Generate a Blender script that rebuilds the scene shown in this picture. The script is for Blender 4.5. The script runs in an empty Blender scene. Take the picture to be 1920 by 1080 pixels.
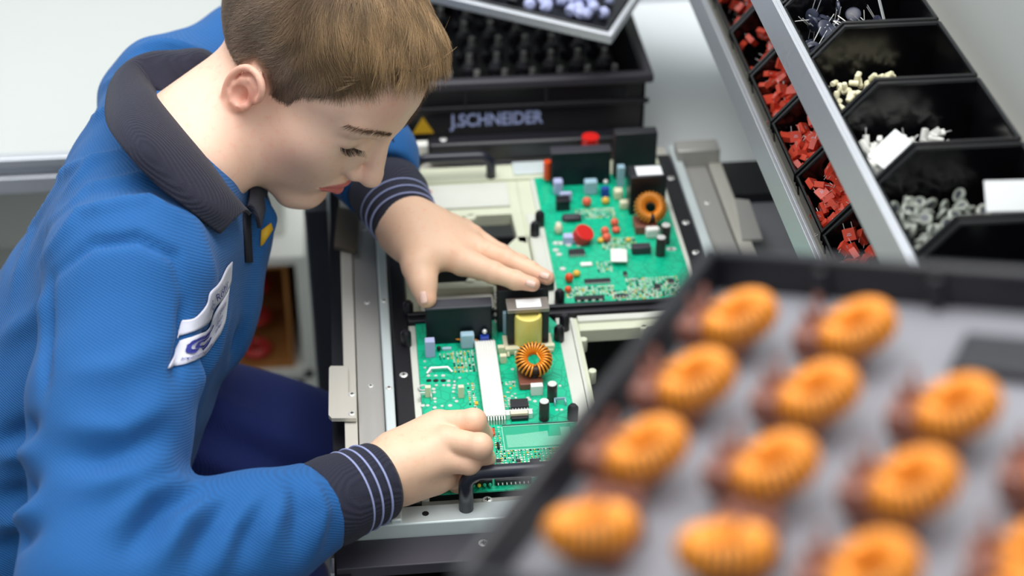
import bpy, math, random
import numpy as np
from mathutils import Vector, Matrix, Quaternion
from mathutils.bvhtree import BVHTree
random.seed(7); rng = np.random.default_rng(7)
scn = bpy.context.scene
COL = scn.collection

# ------------------------------------------------------------------ camera
FPX = 3200.0
PITCH = math.atan(2186/FPX); YAW = math.atan(367/math.hypot(2186, FPX)); CAMZ = 1.79
RV = np.array([math.cos(YAW), -math.sin(YAW), 0.0]); FH = np.array([math.sin(YAW), math.cos(YAW), 0.0])
FW = FH*math.cos(PITCH)+np.array([0, 0, -math.sin(PITCH)])
UV = FH*math.sin(PITCH)+np.array([0, 0, math.cos(PITCH)])
CP = np.array([0, 0, CAMZ])
cam_d = bpy.data.cameras.new('camera'); cam = bpy.data.objects.new('camera', cam_d); COL.objects.link(cam)
M = Matrix((tuple(RV), tuple(UV), tuple(-FW))).transposed().to_4x4(); M.translation = Vector(CP)
cam.matrix_world = M
cam_d.sensor_width = 36; cam_d.lens = 36*FPX/1920
cam_d.dof.use_dof = True; cam_d.dof.focus_distance = 1.50; cam_d.dof.aperture_fstop = 3.4
cam_d.clip_start = .05
scn.camera = cam
# ------------------------------------------------------------------ light
w = bpy.data.worlds.new('world'); scn.world = w; w.use_nodes = True
w.node_tree.nodes['Background'].inputs[0].default_value = (.86, .93, 1, 1)
w.node_tree.nodes['Background'].inputs[1].default_value = .90
def area(name, loc, tgt, sx, sy, e, col=(1, 1, 1)):
    l = bpy.data.lights.new(name, 'AREA'); l.shape = 'RECTANGLE'; l.size = sx; l.size_y = sy; l.energy = e; l.color = col
    o = bpy.data.objects.new(name, l); COL.objects.link(o); o.location = loc
    o.rotation_euler = (Vector(tgt)-Vector(loc)).to_track_quat('-Z', 'Y').to_euler(); return o
area('ceiling_lamp_light', (.1, 1.3, 3.1), (.1, 1.3, 0), 2.4, 1.8, 56, (1, .98, .95))
area('window_light', (-1.9, 3.3, 2.6), (0, 1.4, .9), 2.2, 1.8, 16, (.9, .95, 1))
area('front_fill_light', (1.5, -1.4, 2.9), (0, 1.4, .9), 2.2, 1.6, 20, (1, .97, .93))  # added fill from the front to lift the face, no window here
scn.view_settings.view_transform = 'Standard'; scn.view_settings.look = 'None'
scn.view_settings.gamma = 1; scn.view_settings.exposure = .3; scn.view_settings.use_curve_mapping = False

def ray(x, y): return FW+RV*(x-960)/FPX-UV*(y-540)/FPX
def P(x, y, d): return CP+ray(x, y)*d                # point at a given distance along the view axis
def G(x, y, z):                                     # point on a horizontal plane
    r = ray(x, y); return CP+r*(z-CAMZ)/r[2]

# ------------------------------------------------------------------ materials
def s2l(c):
    return tuple(((v/255)/12.92 if v/255 <= .04045 else ((v/255+.055)/1.055)**2.4) for v in c)
def mat(name, rgb, rough=.5, metal=0, noise=0, nscale=40, bump=0, bscale=200, sheen=0, coat=0, trans=0, sss=0, alpha=1, emit=0):
    m = bpy.data.materials.new(name); m.use_nodes = True; nt = m.node_tree; b = nt.nodes['Principled BSDF']
    c = s2l(rgb)+(1,)
    b.inputs['Base Color'].default_value = c; b.inputs['Roughness'].default_value = rough; b.inputs['Metallic'].default_value = metal
    b.inputs['Sheen Weight'].default_value = sheen; b.inputs['Coat Weight'].default_value = coat
    b.inputs['Transmission Weight'].default_value = trans; b.inputs['Alpha'].default_value = alpha
    if sss:
        b.inputs['Subsurface Weight'].default_value = sss; b.inputs['Subsurface Radius'].default_value = (1, .35, .2); b.inputs['Subsurface Scale'].default_value = .006
    tc = nt.nodes.new('ShaderNodeTexCoord')
    if noise:
        n = nt.nodes.new('ShaderNodeTexNoise'); n.inputs['Scale'].default_value = nscale; n.inputs['Detail'].default_value = 5
        nt.links.new(tc.outputs['Object'], n.inputs['Vector'])
        mx = nt.nodes.new('ShaderNodeMix'); mx.data_type = 'RGBA'; mx.inputs[6].default_value = tuple(v*(1-noise) for v in c[:3])+(1,)
        mx.inputs[7].default_value = tuple(min(1, v*(1+noise)) for v in c[:3])+(1,)
        nt.links.new(n.outputs['Fac'], mx.inputs[0]); nt.links.new(mx.outputs[2], b.inputs['Base Color'])
    if bump:
        n2 = nt.nodes.new('ShaderNodeTexNoise'); n2.inputs['Scale'].default_value = bscale; n2.inputs['Detail'].default_value = 3
        nt.links.new(tc.outputs['Object'], n2.inputs['Vector'])
        bp = nt.nodes.new('ShaderNodeBump'); bp.inputs['Strength'].default_value = bump; bp.inputs['Distance'].default_value = .002
        nt.links.new(n2.outputs['Fac'], bp.inputs['Height']); nt.links.new(bp.outputs['Normal'], b.inputs['Normal'])
    return m
def cloth(name, rgb, rib_dir, rib_scale, strength=.5, rgb2=None, stripes=None):
    m = mat(name, rgb, .85, sheen=.06); nt = m.node_tree; b = nt.nodes['Principled BSDF']
    tc = [n for n in nt.nodes if n.type == 'TEX_COORD'][0]
    dt = nt.nodes.new('ShaderNodeVectorMath'); dt.operation = 'DOT_PRODUCT'; nt.links.new(tc.outputs['Object'], dt.inputs[0]); dt.inputs[1].default_value = rib_dir
    mu = nt.nodes.new('ShaderNodeMath'); mu.operation = 'MULTIPLY'; nt.links.new(dt.outputs['Value'], mu.inputs[0]); mu.inputs[1].default_value = rib_scale
    si = nt.nodes.new('ShaderNodeMath'); si.operation = 'SINE'; nt.links.new(mu.outputs[0], si.inputs[0])
    n = nt.nodes.new('ShaderNodeTexNoise'); n.inputs['Scale'].default_value = 900; nt.links.new(tc.outputs['Object'], n.inputs['Vector'])
    ad = nt.nodes.new('ShaderNodeMath'); ad.operation = 'MULTIPLY_ADD'; nt.links.new(si.outputs[0], ad.inputs[0]); ad.inputs[1].default_value = .5; nt.links.new(n.outputs['Fac'], ad.inputs[2])
    bp = nt.nodes.new('ShaderNodeBump'); bp.inputs['Strength'].default_value = strength; bp.inputs['Distance'].default_value = .0008
    nt.links.new(ad.outputs[0], bp.inputs['Height']); nt.links.new(bp.outputs['Normal'], b.inputs['Normal'])
    mx = nt.nodes.new('ShaderNodeMix'); mx.data_type = 'RGBA'; c = s2l(rgb); k = .86
    mx.inputs[6].default_value = tuple(v*k for v in c)+(1,); mx.inputs[7].default_value = tuple(min(1, v*1.14) for v in c)+(1,)
    mr = nt.nodes.new('ShaderNodeMapRange'); nt.links.new(ad.outputs[0], mr.inputs[0]); mr.inputs[1].default_value = -.2; mr.inputs[2].default_value = 1.2
    nt.links.new(mr.outputs[0], mx.inputs[0]); nt.links.new(mx.outputs[2], b.inputs['Base Color'])
    return m
def brushed(name, rgb, rough=.35, metal=.9, vec=(4, 400, 400)):
    m = mat(name, rgb, rough, metal); nt = m.node_tree; b = nt.nodes['Principled BSDF']
    tc = [n for n in nt.nodes if n.type == 'TEX_COORD'][0]
    mp = nt.nodes.new('ShaderNodeMapping'); mp.inputs['Scale'].default_value = vec; nt.links.new(tc.outputs['Object'], mp.inputs[0])
    n = nt.nodes.new('ShaderNodeTexNoise'); n.inputs['Scale'].default_value = 1; n.inputs['Detail'].default_value = 6; nt.links.new(mp.outputs[0], n.inputs['Vector'])
    mr = nt.nodes.new('ShaderNodeMapRange'); nt.links.new(n.outputs['Fac'], mr.inputs[0]); mr.inputs[3].default_value = rough-.1; mr.inputs[4].default_value = rough+.15
    nt.links.new(mr.outputs[0], b.inputs['Roughness'])
    return m
MT = dict(
 wall=mat('white_wall_paint', (204, 206, 202), .8, noise=.02, nscale=3), backwall=mat('grey_green_wall_paint', (186, 192, 186), .8),
 floor=mat('grey_floor', (96, 98, 102), .6, noise=.1, nscale=6),
 white_top=mat('white_laminate', (190, 193, 190), .45, noise=.02, nscale=5),
 grey_top=mat('light_grey_laminate', (222, 226, 228), .45, noise=.02, nscale=5),
 alu=brushed('anodised_aluminium', (205, 208, 214), .38, .6), alu_pale=mat('matte_aluminium', (212, 222, 222), .45, .3, bump=.05, bscale=900),
 steel=brushed('brushed_steel', (176, 174, 170), .45, .4, (400, 3, 400)), steel2=brushed('pale_steel', (206, 202, 192), .45, .4, (300, 3, 300)),
 black=mat('black_plastic', (22, 22, 28), .35, bump=.05, bscale=500), black_matte=mat('black_anodised', (30, 30, 36), .5, bump=.05),
 black_gloss=mat('glossy_black_plastic', (10, 10, 13), .18), darkgrey=mat('dark_grey_profile', (66, 68, 76), .5),
 slate=mat('slate_plastic', (52, 50, 58), .5), rubber=mat('navy_black_handle', (26, 28, 42), .28),
 pale=mat('pale_fibreglass', (204, 208, 184), .5, noise=.05, nscale=30), pale_white=mat('milled_fibreglass', (206, 208, 198), .5, noise=.04, nscale=60),
 cream=mat('cream_plastic', (226, 220, 188), .4), card=mat('cardboard', (176, 118, 60), .8, noise=.08, nscale=20),
 green=None, copper=mat('copper_wire', (240, 150, 36), .28, .3, coat=.5), core=mat('black_core', (40, 18, 10), .5),
 brown=mat('brown_base', (122, 74, 60), .4), brown_clear=mat('brown_tinted_plastic', (160, 104, 84), .3, alpha=.55),
 yellow=mat('yellow_tape', (222, 208, 112), .35), lam=mat('transformer_steel', (150, 144, 138), .4, .6), label=mat('white_label', (238, 240, 240), .5),
 lav=mat('lavender_block', (176, 182, 220), .4), sky=mat('pale_blue_block', (160, 192, 208), .4), blue=mat('blue_component', (34, 62, 160), .35),
 navy_glass=mat('dark_heatsink', (14, 28, 34), .4, .3), silver=mat('silver_solder', (232, 232, 228), .3, .45), white=mat('white_plastic', (232, 232, 226), .45),
 red=mat('red_plastic', (204, 30, 26), .35), coral=mat('coral_component', (222, 96, 70), .4), orange=mat('orange_lacquer', (222, 74, 24), .3), amber=mat('amber_component', (224, 178, 60), .35),
 redcap=mat('red_capacitor_plastic', (232, 84, 60), .38), capsleeve=mat('dark_sleeve', (52, 40, 42), .3), smd=mat('smd_beige', (228, 224, 208), .4),
 led_g=mat('green_led', (30, 160, 120), .2), led_y=mat('yellow_led', (224, 214, 60), .2), glass=mat('clear_glass_beads', (196, 202, 190), .15, trans=.5),
 bead=mat('ivory_beads', (232, 226, 192), .4), disc=mat('dark_blue_disc', (44, 48, 66), .35), greyfloor=mat('grey_tray_plastic', (128, 128, 134), .42, bump=.1, bscale=60),
 skin=None, nail=mat('fingernail', (232, 190, 174), .3, sss=.1), hair=None, lash=mat('brown_lash_hair', (62, 44, 34), .6), brow=mat('brown_brow_hair', (112, 84, 64), .6),
 shirt=cloth('blue_knit', (10, 84, 146), (.5, .3, .81), 3000, .4), navy=cloth('navy_rib_knit', (22, 24, 44), (.6, -.5, .6), 3000, .6),
 stripe=mat('pale_blue_thread', (150, 158, 200), .8, bump=.3, bscale=1500), trousers=cloth('dark_blue_twill', (16, 36, 104), (.7, .7, 0), 2500, .4),
 patch=mat('white_patch_cloth', (208, 208, 222), .8, bump=.2, bscale=1500), ink=mat('blue_embroidery', (34, 42, 128), .8),
 placket=mat('dark_placket', (18, 20, 34), .8), text=mat('pale_print', (170, 182, 226), .5), yell_print=mat('yellow_print', (214, 168, 30), .6),
 pvc=mat('red_spool', (196, 60, 56), .4), greencomp=mat('olive_card', (110, 104, 60), .8),
)
def pcb_mat():
    m = mat('green_solder_mask', (14, 150, 112), .3, coat=.3); nt = m.node_tree; b = nt.nodes['Principled BSDF']
    tc = [n for n in nt.nodes if n.type == 'TEX_COORD'][0]
    v = nt.nodes.new('ShaderNodeTexVoronoi'); v.distance = 'MANHATTAN'; v.feature = 'DISTANCE_TO_EDGE'; v.inputs['Scale'].default_value = 95; nt.links.new(tc.outputs['Object'], v.inputs['Vector'])
    r = nt.nodes.new('ShaderNodeValToRGB'); r.color_ramp.elements[0].position = .03; r.color_ramp.elements[1].position = .06
    r.color_ramp.elements[0].color = s2l((8, 156, 120))+(1,); r.color_ramp.elements[1].color = s2l((10, 184, 140))+(1,)
    nt.links.new(v.outputs['Distance'], r.inputs[0]); nt.links.new(r.outputs[0], b.inputs['Base Color']); return m
MT['dim'] = mat('dim_metal_base', (86, 90, 92), .35, .5); MT['green'] = pcb_mat(); MT['green_gloss'] = mat('glossy_green_window', (30, 164, 126), .12, coat=.8)
def attr_mat(name, rough, sss=0, bump=.15, bscale=700, mott=0):
    m = mat(name, (200, 150, 120), rough, sss=sss); nt = m.node_tree; b = nt.nodes['Principled BSDF']
    a = nt.nodes.new('ShaderNodeAttribute'); a.attribute_name = 'tone'
    tc = [n for n in nt.nodes if n.type == 'TEX_COORD'][0]
    n = nt.nodes.new('ShaderNodeTexNoise'); n.inputs['Scale'].default_value = 160; n.inputs['Detail'].default_value = 4; nt.links.new(tc.outputs['Object'], n.inputs['Vector'])
    r = nt.nodes.new('ShaderNodeValToRGB'); r.color_ramp.elements[0].position = .55; r.color_ramp.elements[1].position = .72
    r.color_ramp.elements[0].color = (1, 1, 1, 1); r.color_ramp.elements[1].color = (1, .90-mott, .88-mott, 1); nt.links.new(n.outputs['Fac'], r.inputs[0])
    mx = nt.nodes.new('ShaderNodeMix'); mx.data_type = 'RGBA'; mx.blend_type = 'MULTIPLY'; mx.inputs[0].default_value = 1
    nt.links.new(a.outputs['Color'], mx.inputs[6]); nt.links.new(r.outputs[0], mx.inputs[7]); nt.links.new(mx.outputs[2], b.inputs['Base Color'])
    n2 = nt.nodes.new('ShaderNodeTexNoise'); n2.inputs['Scale'].default_value = bscale; nt.links.new(tc.outputs['Object'], n2.inputs['Vector'])
    bp = nt.nodes.new('ShaderNodeBump'); bp.inputs['Strength'].default_value = bump; bp.inputs['Distance'].default_value = .0006
    nt.links.new(n2.outputs['Fac'], bp.inputs['Height']); nt.links.new(bp.outputs['Normal'], b.inputs['Normal'])
    return m
MT['skin'] = attr_mat('skin', .48, sss=.18)
def hair_mat():
    m = mat('ash_brown_hair', (120, 96, 70), .42); nt = m.node_tree; b = nt.nodes['Principled BSDF']
    a = nt.nodes.new('ShaderNodeAttribute'); a.attribute_name = 'tone'; nt.links.new(a.outputs['Color'], b.inputs['Base Color']); return m
MT['hair'] = hair_mat()

# ------------------------------------------------------------------ mesh building
def nrm(v): v = np.array(v, float); return v/(np.linalg.norm(v)+1e-12)
def basis(d, up=(0, 0, 1)):
    d = nrm(d); u = np.array(up, float)
    if abs(d@u) > .97*np.linalg.norm(u): u = np.array([1., 0, 0])
    s = nrm(np.cross(d, u)); return s, nrm(np.cross(s, d)), d
def wloc(o):                                         # world place of an unrotated chain of parents
    v = np.zeros(3)
    while o is not None: v = v+np.array(o.location); o = o.parent
    return v
class MB:
    def __init__(s): s.v = []; s.f = []; s.m = []; s.n = 0
    def add(s, v, f, mi=0):
        v = np.asarray(v, float).reshape(-1, 3); s.v.append(v); s.f += [tuple(i+s.n for i in q) for q in f]; s.m += [mi]*len(f); s.n += len(v); return s
    def box(s, c, d, R=None, mi=0):
        q = np.array([(x, y, z) for x in (-.5, .5) for y in (-.5, .5) for z in (-.5, .5)])*np.array(d)
        if R is not None: q = q@np.array(R).T
        return s.add(q+np.array(c), [(0, 1, 3, 2), (4, 6, 7, 5), (0, 4, 5, 1), (2, 3, 7, 6), (0, 2, 6, 4), (1, 5, 7, 3)], mi)
    def mm(s, a, b, mi=0): a = np.array(a, float); b = np.array(b, float); return s.box((a+b)/2, abs(b-a), mi=mi)
    def tube(s, pts, r, seg=10, cap=True, mi=0, up=(0, 0, 1), flat=1.0, closed=False):
        pts = np.array(pts, float); n = len(pts); r = np.full(n, r) if np.isscalar(r) else np.array(r)
        if closed: tg = np.roll(pts, -1, 0)-np.roll(pts, 1, 0)
        else: tg = np.gradient(pts, axis=0)
        a, b, _ = basis(tg[0], up); V = []; ang = np.arange(seg)*2*np.pi/seg
        for i in range(n):
            t = nrm(tg[i]); a = nrm(a-t*(a@t)); b = np.cross(t, a)
            V.append(pts[i]+r[i]*(np.cos(ang)[:, None]*a+flat*np.sin(ang)[:, None]*b))
        F = []
        for i in range(n if closed else n-1):
            j = (i+1) % n
            for k in range(seg): F.append((i*seg+k, i*seg+(k+1) % seg, j*seg+(k+1) % seg, j*seg+k))
        if cap and not closed: F += [tuple(range(seg))[::-1], tuple(range((n-1)*seg, n*seg))]
        return s.add(np.concatenate(V), F, mi)
    def cyl(s, a, b, r, r2=None, seg=20, mi=0): return s.tube([a, b], [r, r if r2 is None else r2], seg, mi=mi)
    def lathe(s, o, ax, prof, seg=24, mi=0):
        a, b, t = basis(ax); V = []; ang = np.arange(seg)*2*np.pi/seg; n = len(prof)
        for r, h in prof: V.append(np.array(o)+t*h+r*(np.cos(ang)[:, None]*a+np.sin(ang)[:, None]*b))
        F = [(i*seg+k, i*seg+(k+1) % seg, (i+1)*seg+(k+1) % seg, (i+1)*seg+k) for i in range(n-1) for k in range(seg)]
        F += [tuple(range(seg))[::-1], tuple(range((n-1)*seg, n*seg))]
        return s.add(np.concatenate(V), F, mi)
    def prism(s, poly, z0, z1, mi=0, fn=None):
        n = len(poly); q = [(x, y, z0) for x, y in poly]+[(x, y, z1) for x, y in poly]
        if fn: q = [fn(*t) for t in q]
        return s.add(q, [tuple(range(n))[::-1], tuple(range(n, 2*n))]+[(i, (i+1) % n, n+(i+1) % n, n+i) for i in range(n)], mi)
    def torus(s, c, ax, R, r, n=32, m=12, mi=0, flat=1):
        a, b, t = basis(ax); th = np.arange(n)*2*np.pi/n
        return s.tube([np.array(c)+R*(math.cos(x)*a+math.sin(x)*b) for x in th], r, m, closed=True, mi=mi, up=t, flat=flat)
    def ball(s, c, r, n=12, m=8, mi=0):
        r = np.array([r]*3 if np.isscalar(r) else r, float); V = [[0, 0, -1]]
        for i in range(1, m):
            p = -math.pi/2+math.pi*i/m
            for k in range(n): a = 2*math.pi*k/n; V.append([math.cos(p)*math.cos(a), math.cos(p)*math.sin(a), math.sin(p)])
        V.append([0, 0, 1]); F = [(0, 1+(k+1) % n, 1+k) for k in range(n)]
        for i in range(m-2):
            for k in range(n): F.append((1+i*n+k, 1+i*n+(k+1) % n, 1+(i+1)*n+(k+1) % n, 1+(i+1)*n+k))
        e = len(V)-1; F += [(e, 1+(m-2)*n+k, 1+(m-2)*n+(k+1) % n) for k in range(n)]
        return s.add(np.array(V)*r+np.array(c), F, mi)
    def build(s, name, mats, parent=None, bevel=0, smooth=True, local=False, fix=False, col=None):
        V = np.concatenate(s.v)
        if parent is not None and not local: V = V-wloc(parent)
        me = bpy.data.meshes.new(name); me.from_pydata(V.tolist(), [], s.f)
        if not isinstance(mats, (list, tuple)): mats = [mats]
        for m in mats: me.materials.append(m)
        me.polygons.foreach_set('material_index', s.m)
        if col is not None:
            ca = me.color_attributes.new('tone', 'FLOAT_COLOR', 'POINT'); c4 = np.ones((len(V), 4)); c4[:, :3] = col; ca.data.foreach_set('color', c4.ravel())
        if smooth:
            me.polygons.foreach_set('use_smooth', [True]*len(s.f))
            if smooth != 'full': me.set_sharp_from_angle(angle=math.radians(35))
        me.update()
        o = bpy.data.objects.new(name, me); COL.objects.link(o)
        if parent is not None: o.parent = parent
        if bevel:
            bm = o.modifiers.new('bevel', 'BEVEL'); bm.width = bevel; bm.segments = 2; bm.limit_method = 'ANGLE'; bm.harden_normals = False
        return o
def tag(o, label=None, cat=None, group=None, kind=None):
    if label: o['label'] = label
    if cat: o['category'] = cat
    if group: o['group'] = group
    if kind: o['kind'] = kind
    return o
def thing(name, loc, label, cat, group=None, kind=None):
    o = bpy.data.objects.new(name, None); COL.objects.link(o); o.location = Vector(loc); o.empty_display_size = .02
    return tag(o, label, cat, group, kind)
def copy_tree(o, parent=None):
    c = o.copy(); COL.objects.link(c)
    if parent is not None: c.parent = parent
    for ch in list(o.children): copy_tree(ch, c)
    return c
def text_mb(txt, size, fn, mb, mi=0, bold=0):
    cu = bpy.data.curves.new('lettering', 'FONT'); cu.body = txt; cu.size = size; cu.align_x = 'LEFT'; cu.extrude = 0; cu.offset = bold; cu.resolution_u = 3
    o = bpy.data.objects.new('lettering', cu); COL.objects.link(o)
    me = bpy.data.meshes.new_from_object(o.evaluated_get(bpy.context.evaluated_depsgraph_get()))
    v = [fn(q.co.x, q.co.y) for q in me.vertices]; f = [tuple(p.vertices) for p in me.polygons]
    if f: mb.add(v, f, mi)
    bpy.data.objects.remove(o); bpy.data.curves.remove(cu); bpy.data.meshes.remove(me)

# ------------------------------------------------------------------ distance fields
class Fld:
    def __init__(s, lo, hi, h):
        s.lo = np.array(lo, float); s.h = h; s.n = np.ceil((np.array(hi)-s.lo)/h).astype(int)+1
        s.F = np.full(tuple(s.n), .2, np.float32); s.ax = [(s.lo[i]+h*np.arange(s.n[i])).astype(np.float32) for i in range(3)]
    def _reg(s, lo, hi, pad):
        a = np.clip(np.floor((np.array(lo)-pad-s.lo)/s.h).astype(int), 0, s.n); b = np.clip(np.ceil((np.array(hi)+pad-s.lo)/s.h).astype(int)+1, 0, s.n)
        if (b <= a).any(): return None
        sl = tuple(slice(a[i], b[i]) for i in range(3)); X = np.meshgrid(*[s.ax[i][sl[i]] for i in range(3)], indexing='ij'); return sl, np.stack(X, -1)
    def op(s, prim, k, sub=False):
        lo, hi, fn = prim; r = s._reg(lo, hi, k+3*s.h)
        if r is None: return s
        sl, X = r; d = fn(X); a = s.F[sl]
        if not sub:
            h = np.clip(.5+.5*(d-a)/k, 0, 1); s.F[sl] = d*(1-h)+a*h-k*h*(1-h)
        else:
            h = np.clip(.5-.5*(a+d)/k, 0, 1); s.F[sl] = a*(1-h)+(-d)*h+k*h*(1-h)
        return s
    def cone(s, a, b, ra, rb, k=.01, sub=False): return s.op(rcone(a, b, ra, rb), k, sub)
    def chain(s, pts, rs, k=.003):
        for i in range(len(pts)-1): s.op(rcone(pts[i], pts[i+1], rs[i], rs[i+1]), k)
        return s
    def ell(s, c, r, k=.01, R=None, sub=False): return s.op(ellip(c, r, R), k, sub)
    def mesh(s):
        F = s.F; h = s.h; I = F < 0; nx, ny, nz = F.shape
        acc = np.zeros((nx-1, ny-1, nz-1, 3), np.float32); cnt = np.zeros((nx-1, ny-1, nz-1), np.float32)
        for ax in range(3):
            o = [i for i in range(3) if i != ax]
            for da in (0, 1):
                for db in (0, 1):
                    s0 = [None]*3; s1 = [None]*3; s0[ax] = slice(0, F.shape[ax]-1); s1[ax] = slice(1, F.shape[ax])
                    for q, dd in zip(o, (da, db)):
                        s0[q] = s1[q] = slice(dd, F.shape[q]-1+dd)
                    A = F[tuple(s0)]; B = F[tuple(s1)]; c = (A < 0) != (B < 0)
                    idx = np.nonzero(c); t = A[idx]/(A[idx]-B[idx])
                    acc[idx[0], idx[1], idx[2], ax] += t; acc[idx[0], idx[1], idx[2], o[0]] += da; acc[idx[0], idx[1], idx[2], o[1]] += db; cnt[idx] += 1
        m = cnt > 0; cells = np.argwhere(m); ids = np.full(cnt.shape, -1, np.int64); ids[m] = np.arange(len(cells))
        V = s.lo+h*(cells+acc[m]/cnt[m][:, None]); Q = []
        for ax in range(3):
            o = [(ax+1) % 3, (ax+2) % 3]; s0 = [slice(None)]*3; s1 = [slice(None)]*3; s0[ax] = slice(0, -1); s1[ax] = slice(1, None)
            A = I[tuple(s0)]; B = I[tuple(s1)]; c = np.argwhere(A != B); flip = A[tuple(c.T)]
            ok = (c[:, o[0]] > 0) & (c[:, o[1]] > 0) & (c[:, o[0]] < F.shape[o[0]]-1) & (c[:, o[1]] < F.shape[o[1]]-1); c = c[ok]; flip = flip[ok]
            e0 = np.zeros(3, int); e0[o[0]] = 1; e1 = np.zeros(3, int); e1[o[1]] = 1
            q = np.stack([ids[tuple((c-e0-e1).T)], ids[tuple((c-e1).T)], ids[tuple(c.T)], ids[tuple((c-e0).T)]], 1)
            q[~flip] = q[~flip][:, ::-1]; Q.append(q)
        return V, np.concatenate(Q)
def rcone(a, b, ra, rb):
    a = np.array(a, float); b = np.array(b, float); R = max(ra, rb); ab = b-a; L2 = max(ab@ab, 1e-12)
    def fn(X):
        t = np.clip(((X-a)@ab)/L2, 0, 1); return np.linalg.norm(X-a-t[..., None]*ab, axis=-1)-(ra+(rb-ra)*t)
    return np.minimum(a, b)-R, np.maximum(a, b)+R, fn
def ellip(c, r, R=None):
    c = np.array(c, float); r = np.array(r, float); mr = max(r); Rm = None if R is None else np.array(R, float)  # rows of R are the axes
    ext = r if Rm is None else np.sqrt(((Rm*r[:, None])**2).sum(0))
    def fn(X):
        p = X-c
        if Rm is not None: p = p@Rm.T
        k0 = np.linalg.norm(p/r, axis=-1); k1 = np.linalg.norm(p/(r*r), axis=-1); return k0*(k0-1)/np.maximum(k1, 1e-6)
    return c-ext, c+ext, fn
def vnormals(V, Q):
    fn = np.cross(V[Q[:, 2]]-V[Q[:, 0]], V[Q[:, 3]]-V[Q[:, 1]]); N = np.zeros_like(V)
    for i in range(4): np.add.at(N, Q[:, i], fn)
    return N/(np.linalg.norm(N, axis=1)[:, None]+1e-12)
def smooth(V, Q, it=2, lam=.5):
    for _ in range(it):
        S = np.zeros_like(V); C = np.zeros(len(V))
        for i in range(4):
            a = Q[:, i]; b = Q[:, (i+1) % 4]; np.add.at(S, a, V[b]); np.add.at(S, b, V[a]); np.add.at(C, a, 1); np.add.at(C, b, 1)
        V = V+lam*(S/C[:, None]-V)
    return V
# ------------------------------------------------------------------ person
person = thing('person', G(60, 1000, 0.47), 'young man with short light brown hair in blue knit shirt leaning over green circuit board', 'person')
HR = np.array([[0.601, -0.504, -0.621], [0.563, 0.818, -0.119], [0.568, -0.278, 0.775]])   # rows: forward, left, up of the head
HR[0] = nrm(HR[0]); HR[1] = nrm(HR[1]-HR[0]*(HR[1]@HR[0])); HR[2] = np.cross(HR[0], HR[1])
HO = P(573.6, 129.6, 1.593)
def toW(q): return np.asarray(q)@HR+HO
def toL(q): return (np.asarray(q)-HO)@HR.T
neck_base = P(328, 284, 1.60)

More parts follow.
